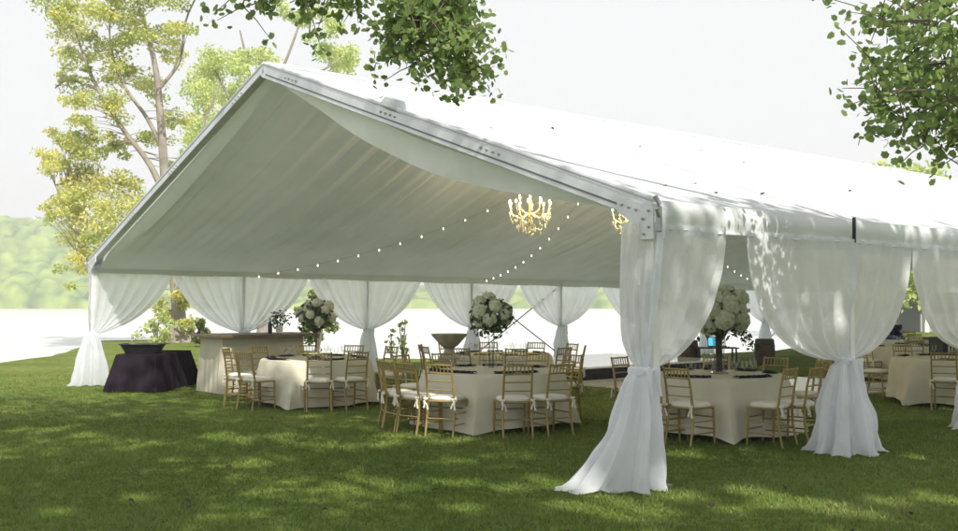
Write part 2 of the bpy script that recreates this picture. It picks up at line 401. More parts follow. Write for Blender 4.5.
# ------------------------------------------------------------------ the tent
tent = thing('frame_tent', 'large white gable frame tent open at its front and draped at every post', 'tent', (TX, TY, 0), TA)
def n_ease(t): return t*t*(3-2*t)
def build_tent():
    # --- roof: two slopes, gently hollow between rafters
    mb = MB()
    NS = 9*8
    for side in (0, 1):
        P = []
        for i in range(NS+1):
            s = TL*i/NS; fr = (s/TB) % 1.0; row = []
            for j in range(19):
                t = j/18; d = (TW/2)*t if side == 0 else TW-(TW/2)*t
                sag = .07*math.sin(PI*fr)*math.sin(PI*t)
                row.append((s, d, zroof(d)-sag+.02))
            P.append(row)
        mb.grid(P)
    roof = build('roof', mb, M['roof'], tent)
    # --- keder rails: the thin grey lines on the roof over each rafter
    for n in range(1, TNB+1):
        for side in (0, 1):
            e, r = (0, TW/2-.06) if side == 0 else (TW, TW/2+.06)
            b = MB().tube([(n*TB, e, TH+.024), (n*TB, r, zroof(r)+.024)], .008, 6)
            build('keder_rail', b, M['rail'], tent)
    # --- front and rear rafters: aluminium box beams, thin white roof edge on top
    for s, in ((0.0,), (TL,)):
        for side in (0, 1):
            mb = MB(); e, r = (-.05, TW/2) if side == 0 else (TW+.05, TW/2)
            dirv = Vector((0, r-e, TAP-TH)).normalized(); up = Vector((0, -dirv.z, dirv.y)) * (1 if side == 0 else -1)
            L = math.hypot(r-e, TAP-TH)
            A = Vector((s, e, TH))
            vs = []
            for q in (0, L):
                for (x, h) in ((-.06, -.17 if side == 0 else -.11), (.06, -.17 if side == 0 else -.11), (.06, .0), (-.06, .0)): vs.append(A+dirv*q+Vector((x, 0, 0))+up*h)
            mb.add(vs, [(3, 2, 1, 0), (4, 5, 6, 7), (0, 1, 5, 4), (1, 2, 6, 5), (2, 3, 7, 6), (3, 0, 4, 7)])
            ra = build('rafter', mb, M['alu'], tent, smooth=False)
            if s == 0:
                # white edge trim and the dark groove below it
                tr = MB().tube([A+up*.035+Vector((-.045, 0, 0)), A+dirv*L+up*.035+Vector((-.045, 0, 0))], .028, 8)
                build('edge_trim', tr, M['roof'], ra)
                gv = MB()
                vs = []
                for q in (.25, L-.12):
                    for (x, h) in ((-.064, -.125 if side == 0 else -.105), (-.064, -.105 if side == 0 else -.09), (-.059, -.105 if side == 0 else -.09), (-.059, -.125 if side == 0 else -.105)): vs.append(A+dirv*q+Vector((x, 0, 0))+up*h)
                gv.add(vs, [(0, 1, 2, 3), (7, 6, 5, 4), (0, 4, 5, 1), (1, 5, 6, 2), (2, 6, 7, 3), (3, 7, 4, 0)])
                build('groove', gv, M['cable'], ra, smooth=False)
                for f in (.30, .56, .885):
                    for dx in (-.16, -.05, .06, .17):
                        c = A+dirv*(L*f+dx)+up*-.055+Vector((-.06, 0, 0))
                        build('bolt', MB().tube([c, c+Vector((-.018, 0, 0))], .014, 8), M['steel'], ra)
                if side == 0:
                    b = MB(); c = A+dirv*(L*.56)+up*.05
                    vs = []
                    for q in (-.17, .17):
                        for (x, h) in ((-.10, -.01), (.10, -.01), (.07, .10), (-.07, .10)): vs.append(c+dirv*q*(1 if h < .05 else .75)+Vector((x, 0, 0))+up*h)
                    b.add(vs, [(3, 2, 1, 0), (4, 5, 6, 7), (0, 1, 5, 4), (1, 2, 6, 5), (2, 3, 7, 6), (3, 0, 4, 7)])
                    build('joint_cover', b, M['roof'], ra, smooth=False)
    # --- ridge cap, eave beams
    build('ridge_cap', MB().tube([(0, TW/2, TAP+.03), (TL, TW/2, TAP+.03)], .05, 8), M['roof'], tent)
    for d in (0, TW): build('eave_beam', MB().box(.07, TL-.07, d-.045, d+.045, TH-.17, TH-.045), M['alu'], tent, smooth=False)
    # --- valances hanging at the eaves, bulging, one length per bay
    for d, sg in ((0, -1), (TW, 1)):
        for n in range(TNB):
            P = []
            for i in range(25):
                s = n*TB+.035+(TB-.07)*i/24; f = i/24; row = []
                drop = .255+.018*math.sin(PI*f)+.006*math.sin(f*31)
                for j in range(9):
                    t = j/8
                    row.append((s, d+sg*(.055+.024*math.sin(PI*min(1, t*1.15))+.008*math.sin(s*9)*t), TH+.035-drop*t))
                P.append(row)
            mb = MB().grid(P); v = build('valance', mb, M['valance'], tent)
            if d == 0 or n in (0,):
                hm = MB().tube([(p[-1][0], p[-1][1], p[-1][2]) for p in P], .013, 6); build('hem', hm, M['valance'], v)
    # straps over the valance at posts
    for n in range(1, TNB): build('valance_strap', MB().box(n*TB-.008, n*TB+.008, -.096, -.06, TH-.23, TH+.06, bev=.004), M['dark'], tent, smooth=False)
    # --- posts
    post0 = None
    for d in (0, TW):
        for n in range(TNB+1):
            if post0 is None:
                post0 = build('post', MB().box(-.042, .042, -.042, .042, .02, TH-.17, bev=.008), M['white'], tent, smooth=False)
                build('base_plate', MB().box(-.13, .13, -.13, .13, .0, .02), M['steel'], post0, smooth=False); o = post0
            else: o = dup(post0, tent)
            o.location = (n*TB, d, 0)
    # --- corner brackets
    for d, sg in ((0, 1), (TW, -1)):
        br = MB()
        k = (TAP-TH)/(TW/2)
        for x0, x1 in ((-.085, -.062), (.062, .085)):
            pr = [(-.08, TH-.33), (.07, TH-.33), (.09, TH-.22), (.36, TH+.36*k-.18), (.36, TH+.36*k-.04), (-.08, TH-.03)]
            vs = [(x, d+sg*a, z) for x in (x0, x1) for a, z in pr]; m6 = 6
            fs = [tuple(range(5, -1, -1)), tuple(range(6, 12))] + [(i, (i+1) % 6, 6+(i+1) % 6, 6+i) for i in range(6)]
            br.add(vs, fs)
        c = build('corner_bracket', br, M['alu'], tent, smooth=False)
        for a, z in ((-.03, TH-.07), (.04, TH-.14), (-.03, TH-.22), (.12, TH-.05), (.21, TH-.02), (.30, TH+.01), (.03, TH-.28)):
            build('bolt', MB().tube([(-.086, d+sg*a, z), (-.104, d+sg*a, z)], .012, 8), M['steel'], c)
        rt = MB(); rt.box(-.09, -.05, d-sg*.14-.022, d-sg*.14+.022, TH-.27, TH-.03, bev=.01); rt.tube([(-.07, d-sg*.15, TH-.14), (-.14, d-sg*.17, TH-.06)], .018, 8)
        rt.tube([(-.07, d-sg*.15, TH-.02), (-.10, d-sg*.12, TH+.06)], .022, 8)
        build('ratchet', rt, M['steel'], c)
    # --- ceiling liner, pleated from ridge to eave
    for side in (0, 1):
        P = []; NSL = 620; ph = np.cumsum(rng.uniform(.6, 1.4, NSL+1))
        amp = np.interp(np.arange(NSL+1), np.arange(0, NSL+1, 20), rng.uniform(.045, .14, len(np.arange(0, NSL+1, 20))))
        for i in range(NSL+1):
            s = .07+(TL-.14)*i/NSL; fr = (s/TB) % 1.0; row = []
            ri = (1-2*abs(math.sin(ph[i]*.26))**.7+.4*math.sin(ph[i]*1.13+1))*amp[i]
            for j in range(31):
                t = j/30; d = TW/2+.03+(TW/2-.12)*t
                sag = .13*math.sin(PI*t)+.11*math.sin(PI*fr)*(.35*(1-t)+.65*math.sin(PI*t))
                z = zroof(d)-.17-sag*.8 + ri*(.45+.55*math.sin(PI*t))*(1-max(0, min(1, (j-20)/8))) + .01*math.sin(s*2.7+t*5)
                z += .10*math.exp(-(s-.07)/.12)
                if j >= 28: z = min(z, 2.47)-(j-27)*(.045+.05*min(1, s/17)); d = TW-.10-.02*(30-j)
                row.append((s, d if side else TW-d, z))
            P.append(row)
        build('ceiling_liner', MB().grid(P), M['liner'], tent)
    # --- cloth swag hanging in the front gable below the right rafter
    P = []
    for i in range(81):
        t = i/80; d = TW/2-.05-(TW/2-.45)*t
        hang = .02+.46*(math.sin(PI*t**1.0))**1.25*(1-.12*t)
        row = []
        for j in range(13):
            v = j/12
            row.append((.10+.10*v*math.sin(PI*t)+.018*math.sin(t*26+v*3)*v, d, zroof(d)-.17-hang*v))
        P.append(row)
    build('gable_swag', MB().grid(P), M['swag'], tent)
    # --- cross bracing on the river side
    for n in (3,):
        a, b = n*TB, (n+1)*TB
        build('brace_cable', MB().tube([(a+.06, TW+.02, 2.2), (b-.06, TW+.02, .25)], .016, 6), M['cable'], tent)
        build('brace_cable', MB().tube([(b-.06, TW-.02, 2.2), (a+.06, TW-.02, .25)], .016, 6), M['cable'], tent)
    n = 7; a, b = n*TB, (n+1)*TB
    build('brace_cable', MB().tube([(a+.06, TW+.02, .25), (b-.06, TW+.02, 2.2)], .016, 6), M['cable'], tent)
build_tent()
# leaves lying on the roof
rl = None
for px, py, Y in ((665, 185, 13.4), (743, 162, 15.2), (715, 192, 12.6), (694, 183, 13.5), (763, 193, 13.4), (552, 127, 14.6), (700, 150, 16), (850, 190, 14.5), (930, 208, 14.2), (640, 146, 15.6), (490, 127, 13.8)):
    # slide along the viewing line onto the right-hand slope
    best = None
    for k in range(600):
        Yk = 9+k*.03; p = at(px, py, Yk)
        dx, dy = p.x-TX, p.y-TY; d = -sa*dx+ca*dy; s = ca*dx+sa*dy
        if 0 < d < TW/2 and 0 < s < TL and p.z <= zroof(d)+.05: best = (s, d); break
    if best is None: continue
    if rl is None:
        mb = MB(); mb.add([(x_*.055, y_*.07, abs(x_)*.03) for x_, y_, z_ in LOBED], [tuple(range(12))])
        rl = build('roof_leaf', mb, M['brownleaf'], smooth=False)
        tag(rl, 'small dark leaf lying on the white tent roof', 'leaf', 'dark leaves on the tent roof'); o = rl
    else: o = dup(rl)
    s, d = best; o.location = tw(s, d, zroof(d)+.035); o.rotation_euler = (random.uniform(.1, .5), -.2, random.random()*6)

# ------------------------------------------------------------------ voile drapes
def drape_panel(mb, post, end, top_z, tie_z, tie_off, folds, seed, nu=72, nv=30, amp=.035, sidev=None, power=2.0, ex=.6, shift=(0, 0)):
    """cloth hung from the eave between post and end, gathered at the post; all in tent coordinates (s,d)"""
    r = random.Random(seed); post = Vector(post); end = Vector(end); ax = end-post; nrm = Vector((-ax.y, ax.x)).normalized()
    P = []
    phs = [r.uniform(0, 6.28) for _ in range(4)]
    for i in range(nu+1):
        u = i/nu; row = []
        uu = u + .012*math.sin(u*19+phs[0])
        fold = math.sin(2*PI*folds*uu+phs[1]) + .45*math.sin(2*PI*folds*.47*uu+phs[2]) + .25*math.sin(2*PI*folds*2.1*uu+phs[3])
        for j in range(nv+1):
            v = j/nv
            squeeze = max(0, 1-v**power)**ex
            w = (u*1.03-.03)*squeeze + (.035*(u-.3))*v/max(ax.length, .1)
            a = amp*(.45+.75*v)*(1-.62*v**3)*(.55+.45*min(1, u*5))
            belly = .09*math.sin(PI*v)*u**1.5
            wr = mnoise.noise(Vector((w*5+seed, v*5, seed*1.7)))*.022*min(1, v*4)+mnoise.noise(Vector((w*16, v*7+w*6, seed)))*.010*min(1, v*3)
            p = post+ax*w+nrm*(fold*a+tie_off*1.0+wr)
            z = top_z-(top_z-tie_z)*v - .10*u*u*math.sin(PI*v**1.4)
            row.append((p.x+shift[0]*v**1.5, p.y+shift[1]*v**1.5, z))
        P.append(row)
    mb.grid(P)
def drape_skirt(mb, c, tie_z, r_top, rx, ry, folds, seed, train=None, lean=(0, 0), nz=26, na=96, puddle=.12):
    r = random.Random(seed); ph = [r.uniform(0, 6.28) for _ in range(5)]; P = []
    for i in range(na):
        a = 2*PI*i/na; row = []
        f = math.sin(folds*a+ph[0]+.5*math.sin(2*a+ph[3]))+.55*math.sin(folds*1.6*a//1*0+folds*2*a+ph[1])*.6+.4*math.sin(3*a+ph[2])
        for j in range(nz+1):
            t = j/nz; e = t**.54
            flare = r_top+(1-r_top)*0
            R = (r_top+(rx-r_top)*e*(.86+.14*t), r_top+(ry-r_top)*e*(.86+.14*t))
            f = math.copysign(abs(f)**.75, f)
            k = 1+f*(.20+.08*t)*(1-.35*t)+.10*math.sin(a*15+ph[2])*(1-t)+.05*math.sin(a*3+t*7+ph[4])*t+.03*math.sin(a*23+t*3)*t
            z = tie_z*(1-t)
            x, y = math.cos(a)*R[0]*k, math.sin(a)*R[1]*k
            wr = 1+.16*mnoise.noise(Vector((math.cos(a)*1.7+seed, math.sin(a)*1.7, t*3.2)))*min(1, t*3)+.07*mnoise.noise(Vector((math.cos(a)*5+seed, math.sin(a)*5, t*7+a)))*min(1, t*2)
            x *= wr; y *= wr
            if t > .93: x *= 1+puddle*(t-.93)/.07; y *= 1+puddle*(t-.93)/.07
            if train:
                g = max(0, math.cos(a-train[0])); q = max(0, t-.25)/.75
                x += math.cos(train[0])*train[1]*g**1.6*q**2.4; y += math.sin(train[0])*train[1]*g**1.6*q**2.4
                z += .05*g*q*q*math.sin(a*9)*(1-t)
            x += lean[0]*t**1.2; y += lean[1]*t**1.2
            row.append((c[0]+x, c[1]+y, max(.008+.012*(1+math.sin(a*11))*(t > .9), z)))
        P.append(row)
    mb.grid(P, closed_u=True)
def tie_band(c, z, r, parent, vm):
    mb = MB(); 
    mb.lathe([(r*.9, z-.045), (r*1.12, z-.03), (r*1.18, z), (r*1.12, z+.03), (r*.9, z+.045)], 24, (c[0], c[1], 0))
    for k in range(2):
        a = -1.9+k*.7; p = Vector((c[0]+math.cos(a)*r*1.15, c[1]+math.sin(a)*r*1.15, z))
        mb.tube([p, p+Vector((math.cos(a)*.06, math.sin(a)*.06, .02)), p+Vector((math.cos(a)*.07, math.sin(a)*.07, -.12)), p+Vector((math.cos(a+.2)*.09, math.sin(a+.2)*.09, -.22))], [.03, .035, .02, .012], 8)
    build('tie_band', mb, vm, parent)
def drape(n, side, label, left=True, right=True, seed=1, tie=1.03, rx=.33, ry=.27, train=None, lean=(0, 0), gable=False, top=None, span=.5, lspan=None, shift=(0, 0)):
    vm = M['voile'] if side == 0 else M['voile2']
    d = 0 if side == 0 else TW
    off = -.075
    top = top or (TH-.19 if side == 0 else TH-.20)
    t = thing('drape', label, 'curtain', (TX, TY, 0), TA, 'white voile drapes gathered at the tent posts')
    mb = MB(); s = n*TB
    sg = 1
    kw = dict(folds=5, amp=.026, power=2.1, ex=.58) if side == 0 else dict(folds=6, amp=.045, power=1.5, ex=.8)
    if gable and side == 0: kw.update(power=2.0, ex=.58, folds=4)
    fo = kw.pop('folds'); kw['shift'] = shift
    if right: drape_panel(mb, (s, d), (s+TB*span, d), top, tie, off, fo, seed, **kw)
    if left: drape_panel(mb, (s, d), (s-TB*(lspan or span), d), top, tie, -off, fo, seed+50, **kw)
    if gable:
        sgn = 1 if side == 0 else -1
        drape_panel(mb, (s+.05, d-.10*sgn), (s-.10, d+.27*sgn), top+.03, tie, .05*sgn, 4, seed+80, nu=40, power=2.6, amp=.03, shift=shift)
    build('hanging_cloth', mb, vm, t)
    c = (s-(.04 if gable else 0)+shift[0], d+off+shift[1])
    sk = MB(); drape_skirt(sk, c, tie-.02, .085, rx, ry, 7, seed+9, train, lean)
    build('tail', sk, vm, t)
    tie_band(c, tie, .095, t, vm)
    return t
drape(0, 0, 'white drape at the near corner post with its long tail trailing on the grass', left=False, seed=3, gable=True, rx=.27, ry=.27, train=(rad(161), .34), lean=(-.11, .06), tie=1.06, span=.30, shift=(-.12, .10))
drape(1, 0, 'white drape pulled in from both sides at the second right-hand post', seed=5, rx=.35, ry=.32, lean=(-.01, .01), shift=(-.10, .08), span=.385, lspan=.60)
drape(2, 0, 'white drape cut by the right edge of the photo', seed=6, rx=.35, ry=.32, lean=(-.01, .01), shift=(-.10, .08), span=.385, lspan=.60)
drape(3, 0, 'white drape on the right side beyond the frame edge', seed=7)
drape(0, 1, 'white drape at the far left corner post beside the plum table', left=False, seed=11, gable=True, rx=.34, ry=.30, tie=1.05)
names = {1: 'white drape hanging behind the bar counter', 2: 'white drape just right of the flowers on the left table', 3: 'white drape half hidden behind the middle table hydrangeas',
         4: 'white drape right of the cross bracing, left of the low stage', 5: 'white drape half hidden behind the near corner drape', 6: 'white drape on the river side mostly behind the near corner drape',
         7: 'white drape on the river side standing above the right barrel', 8: 'white drape on the river side beyond the barrels'}
for n in range(1, 9): drape(n, 1, names[n], seed=20+n, rx=.26, ry=.22)

# ------------------------------------------------------------------ dance floor and stage
fl = MB(); nfs, nfd = 6, 6; fs0, fs1, fd0, fd1 = 7.7, 13.0, 3.7, 9.15
for i in range(nfs):
    for j in range(nfd):
        g = .006
        fl.box(fs0+(fs1-fs0)*i/nfs+g, fs0+(fs1-fs0)*(i+1)/nfs-g, fd0+(fd1-fd0)*j/nfd+g, fd0+(fd1-fd0)*(j+1)/nfd-g, 0.004, .035)
o = build('dance_floor', fl, M['floor'], loc=(TX, TY, 0), rotz=TA, smooth=False); tag(o, 'white panelled dance floor laid on the grass inside the tent', 'dance floor')
st = thing('stage', 'low stage with black skirt and white top by the river side', 'stage', (TX, TY, 0), TA)
build('platform', MB().box(8.6, 13.6, 9.25, 13.2, .27, .31), M['floor'], st, smooth=False)
sk = MB(); P = []
ring = []
for a, b, n in (((8.6, 9.25), (13.6, 9.25), 90), ((13.6, 9.25), (13.6, 13.2), 60), ((13.6, 13.2), (8.6, 13.2), 90), ((8.6, 13.2), (8.6, 9.25), 60)):
    for k in range(n): 
        t = k/n; ring.append((a[0]+(b[0]-a[0])*t, a[1]+(b[1]-a[1])*t, (b[1]-a[1])/5, -(b[0]-a[0])/5))
for k, (x, y, nx_, ny_) in enumerate(ring):
    w = .012*math.sin(k*1.3); P.append([(x+nx_*(w+.004), y+ny_*(w+.004), .268), (x+nx_*(w*1.6+.02), y+ny_*(w*1.6+.02), .004)])
sk.grid(P, closed_u=True); build('skirt', sk, M['black'], st)

# ------------------------------------------------------------------ furniture
def rclothed(name, label, c, R=.93, hem=1.12, ht=.76, folds=(-90,), seed=1, mat='linen'):
    """round table under a square floor cloth: pronounced corner folds, small ripples between"""
    r = random.Random(seed); t = thing(name, label, 'table', (c[0], c[1], 0), 0, 'round tables under cream cloths')
    na, nz = 160, 16; P = []; ph = [r.uniform(0, 6.28) for _ in range(4)]
    fl_ = [folds[0]+90*k+(0 if k == 0 else r.uniform(-8, 8)) for k in range(4)]
    for i in range(na):
        a = 2*PI*i/na; cf = 0
        for q in fl_:
            dd = (a-rad(q)+PI) % (2*PI)-PI
            cf = max(cf, (1 if q == folds[0] else .5)*math.exp(-(abs(dd)/.13)**1.3))
        rip = .55*math.sin(13*a+ph[0])+.35*math.sin(21*a+ph[1])+.3*math.sin(5*a+ph[2])
        row = [(0, 0, ht)]
        for q in (.5, .97): row.append((R*q*math.cos(a), R*q*math.sin(a), ht))
        lift = .085*(1-cf)*(.6+.4*math.sin(2*a+ph[3]))
        for j in range(nz+1):
            tt = j/nz
            rr = R+.012*math.sin(min(1, tt*8)*PI/2)+(hem-R)*.62*tt+cf*.25*tt**.8+rip*.036*tt**.8+.03*math.sin(7*a+ph[1]*2)*tt
            z = (ht-.012) - (ht-.024-lift)*tt
            row.append((rr*math.cos(a), rr*math.sin(a), z))
        P.append(row)
    mb = MB().grid(P, closed_u=True)
    build('tablecloth', mb, M[mat], t)
    lg = MB().lathe([(R-.02, ht-.035), (R-.02, ht-.01), (0.01, ht-.01)], 48); build('table_top', lg, M['wood'], t)
    for k in range(4):
        a = rad(45+90*k); x, y = math.cos(a)*R*.72, math.sin(a)*R*.72
        build('leg', MB().tube([(x, y, 0), (x, y, ht-.035)], .018, 8), M['dark'], t)
    return t

def make_chair():
    t = thing('chiavari_chair', 'x', 'chair', (0, 0, 0), 0, 'gold chiavari chairs around the tables')
    W2, D2 = .195, .19
    # back posts run from the floor to the top, raked above the seat
    for sx in (-1, 1):
        build('rear_leg', MB().tube([(sx*W2*.98, -D2-.055, 0), (sx*W2*.97, -D2-.005, .25), (sx*W2*.95, -D2, .45), (sx*W2*.93, -D2-.035, .70), (sx*W2*.92, -D2-.085, .925)], [.014, .016, .017, .015, .013], 8), M['gold'], t)
        build('leg', MB().tube([(sx*W2*1.02, D2+.01, 0), (sx*W2*1.02, D2, .22), (sx*W2*1.02, D2-.005, .44)], [.012, .016, .017], 8), M['gold'], t)
    b = MB()
    def yb(z): return -D2-.035-(z-.70)/.225*.05 if z > .70 else -D2-(z-.45)/.25*.035
    for z in (.905, .80): b.tube([(-W2*.92, yb(z), z), (0, yb(z)-.008, z+.004), (W2*.92, yb(z), z)], .0115, 8)
    for z in (.70, .59): b.tube([(-W2*.93, yb(z), z), (0, yb(z)-.008, z), (W2*.93, yb(z), z)], .009, 8)
    build('back_rail', b, M['gold'], t)
    sp = MB()
    for k in range(6):
        x = -W2*.92+(k+1)*(2*W2*.92)/7; sp.tube([(x, yb(.80)-.006, .80), (x, yb(.905)-.006, .905)], .0075, 6)
    build('spindles', sp, M['gold'], t)
    s = MB(); s.box(-W2-.01, W2+.01, -D2-.005, D2+.02, .432, .458, bev=.008); build('seat', s, M['gold'], t, smooth=False)
    st = MB()
    for z in (.15, .29):
        for sx in (-1, 1): st.tube([(sx*W2*.99, -D2-.02, z), (sx*W2*1.02, D2, z)], .0095, 6)
    for z in (.19, .33): st.tube([(-W2*1.02, D2, z), (W2*1.02, D2, z)], .0095, 6)
    st.tube([(-W2*.97, -D2-.02, .23), (W2*.97, -D2-.02, .23)], .0095, 6)
    build('stretcher', st, M['gold'], t)
    c = MB(); P = []
    prof = [(.0, .055), (.55, .055), (.86, .05), (.98, .03), (1.0, .015), (.97, .0), (0, .0)]
    for i in range(40):
        a = 2*PI*i/40; cx, sx_ = math.cos(a), math.sin(a)
        e = .42; q = (abs(cx)**(2/e*0+4)+abs(sx_)**4)**-.25
        P.append([(W2*1.03*k*cx*q, D2*1.05*k*sx_*q+.005, .459+z) for k, z in prof])
    c.grid(P, closed_u=True); cu = build('cushion', c, M['cushion'], t)
    for sx in (-1, 1):
        ti = MB()
        x, y = sx*W2*.97, -D2-.02
        for k, (dx, dz) in enumerate(((.035, -.13), (-.02, -.11))):
            ti.tube([(x, y-.012, .475), (x+sx*.02, y-.035, .45), (x+dx*.6, y-.04, .40), (x+dx, y-.04, .475+dz)], [.009, .013, .010, .014], 6)
        ti.tube([(x-.03, y-.02, .485), (x, y-.03, .47), (x+.03, y-.02, .485)], [.014, .02, .014], 6)
        build('cushion_tie', ti, M['cushion'], cu)
    return t

CH = []   # (obj, table key)
chair0 = make_chair()
first = [True]
def put_chair(tc, ang, key, r=1.27, twist=0.0):
    o = chair0 if first[0] else dup(chair0); first[0] = False
    a = rad(ang); o.location = (tc[0]+r*math.cos(a), tc[1]+r*math.sin(a), 0)
    o.rotation_euler.z = rad(ang+90+twist+random.uniform(-4, 4)); CH.append((o, key)); return o

def make_goblet():
    t = thing('goblet', 'x', 'glass', (0, 0, 0))
    build('bowl', MB().lathe([(.006, .085), (.030, .105), (.037, .14), (.034, .19), (.032, .19), (.034, .14), (.028, .108), (.0, .09)], 16), M['glass'], t)
    build('stem', MB().lathe([(.0, .0), (.034, .0), (.033, .004), (.006, .010), (.005, .086), (.0, .088)], 14), M['glass'], t)
    return t
goblet0 = [None]; napkin0 = [None]
def place_setting(tc, ang, R, ht, desc):
    a = rad(ang); u = Vector((math.cos(a), math.sin(a), 0)); v = Vector((-u.y, u.x, 0))
    if napkin0[0] is None:
        mb = MB(); P = []
        for i in range(13):
            x = -.15+.30*i/12; P.append([(x, y, .006+.012*math.sin(i*.9+y*30)**2+(.014 if abs(y) < .05 else .0)) for y in (-.075, -.05, -.02, .02, .05, .075)])
        mb.grid(P); P2 = [[(p[0], p[1], .001) for p in row] for row in P]; mb.grid(P2)
        o = napkin0[0] = build('napkin', mb, M['napkin'])
    else: o = dup(napkin0[0])
    tag(o, f'dark folded napkin lying on the cloth of {desc}', 'napkin', f'dark napkins on {desc}')
    o.location = Vector((tc[0], tc[1], ht+.003))+u*(R-.14); o.rotation_euler.z = a+PI/2+random.uniform(-.15, .15)
    for k in range(2):
        if goblet0[0] is None: g = goblet0[0] = make_goblet()
        else: g = dup(goblet0[0])
        tag(g, f'clear stemmed glass standing on {desc}', 'glass', f'stemmed glasses on {desc}')
        g.location = Vector((tc[0], tc[1], ht+.002))+u*(R-.34-.05*k)+v*(.10-.11*k)

# flower arrangements -------------------------------------------------
def bloom_mesh():
    n = 150; i = np.arange(n)+.5; phi = np.arccos(1-2*i/n*.86); th = PI*(1+5**.5)*i
    D = np.stack([np.cos(th)*np.sin(phi), np.sin(th)*np.sin(phi), np.cos(phi)], 1)
    C = D*(1+.10*rng.normal(size=n))[:, None]*.095*np.array([1, 1, .82])
    o = leaves_mesh('bloom', C, .052, M['petal'], nrm=D*2.2, tint=np.clip(.55+.3*D[:, 2]*0+.28*rng.normal(size=n), 0, 1), tmpl=np.array([(0, -.45, 0), (.4, -.2, .1), (.4, .25, .12), (0, .5, .02), (-.4, .25, .12), (-.4, -.2, .1)]))
    return o
bloom0 = [None]
def flowers(label, c, z, ball_z, br, kind, seed, nb=17):
    r = random.Random(seed)
    t = thing('flower_arrangement', label, 'flowers', (c[0], c[1], z), 0)
    zc = ball_z-z
    if kind == 'stand':
        b = MB(); b.lathe([(0, .0), (.12, .0), (.12, .012), (.05, .03), (.016, .06), (.013, .25), (.022, .27), (.013, .29), (.012, zc-.12), (.06, zc-.10), (.09, zc-.06), (0, zc-.05)], 20)
        build('stand', b, M['dark'], t)
        g = MB(); g.lathe([(.13, .0), (.14, .05), (.10, .12), (.02, .16)], 18); 
        C = rng.normal(size=(60, 3))*.05+np.array([0, 0, .07]); leaves_mesh('base_flowers', C, .06, M['petal'], t)
    elif kind == 'twin':
        for sx in (-.045, .05): build('stem', MB().tube([(sx*.4, 0, .02), (sx*.7, .01, zc*.5), (sx, 0, zc-.08)], [.016, .013, .018], 10), M['vaseglass'], t)
        build('vase', MB().lathe([(0, .004), (.085, .0), (.09, .01), (.075, .12), (.085, .24), (.08, .24), (.07, .12), (.08, .015)], 22), M['glass'], t)
    else:
        build('vase', MB().lathe([(0, .0), (.12, .0), (.12, .012), (.085, .03), (.075, .10), (.07, .25), (.09, zc-.20), (.14, zc-.02), (.135, zc-.02), (.08, zc-.2)], 24), M['vaseglass'], t)
        st = MB()
        for k in range(12):
            a = k*.52; st.tube([(math.cos(a)*.04, math.sin(a)*.04, .03), (math.cos(a+1)*.04, math.sin(a+1)*.04, zc-.15), (math.cos(a)*.1, math.sin(a)*.1, zc)], .008, 6)
        build('stem', st, M['bark'], t)
    # foliage filling
    n = 460; D = rng.normal(size=(n, 3)); D /= np.linalg.norm(D, axis=1)[:, None]
    rr = br*(.45+.66*rng.random(n)**.6)
    C = D*rr[:, None]*np.array([1, 1, .82])+np.array([0, 0, zc])
    dn = rng.random(n) < .24
    C[dn, 2] -= .2*br+.25*br*rng.random(dn.sum())
    leaves_mesh('foliage', C, .06+.055*rng.random(n), M['flgreen'], t, nrm=D)
    if kind == 'trumpet':
        for k in range(6):   # long trailing sprigs
            a = -.5+k*.42+r.uniform(-.2, .2); pts = [Vector((math.cos(a)*br*(.5+.22*q), math.sin(a)*br*(.4+.12*q)*.6, zc-br*(.3+.17*q+.02*q*q))) for q in range(5)]
            sp = MB().tube(pts, .004, 5); f = build('sprig', sp, M['bark'], t)
            LC = [p+Vector((r.uniform(-.05, .05), r.uniform(-.05, .05), r.uniform(-.05, .05))) for p in pts for _ in range(5)]
            leaves_mesh('sprig_leaves', np.array(LC), .06, M['flgreen'], f, tint=np.zeros(len(LC)))
    k = 0
    for i in range(nb):
        ph = math.acos(1-1.72*(i+.5)/nb); th = PI*(1+5**.5)*i+seed
        D3 = Vector((math.cos(th)*math.sin(ph), math.sin(th)*math.sin(ph), math.cos(ph)))
        if bloom0[0] is None: b = bloom0[0] = bloom_mesh(); b.parent = t
        else: b = bloom0[0].copy(); COL.objects.link(b); b.parent = t
        q = r.uniform(.74, 1.02)*br; b.location = (D3.x*q, D3.y*q, zc+D3.z*q*.85)
        b.rotation_mode = 'QUATERNION'; b.rotation_quaternion = D3.to_track_quat('Z', 'Y'); k = (r.uniform(.95, 1.3) if kind == 'trumpet' else r.uniform(.70, 1.0))*(br/.30); b.scale = (k, k, k)
    return t

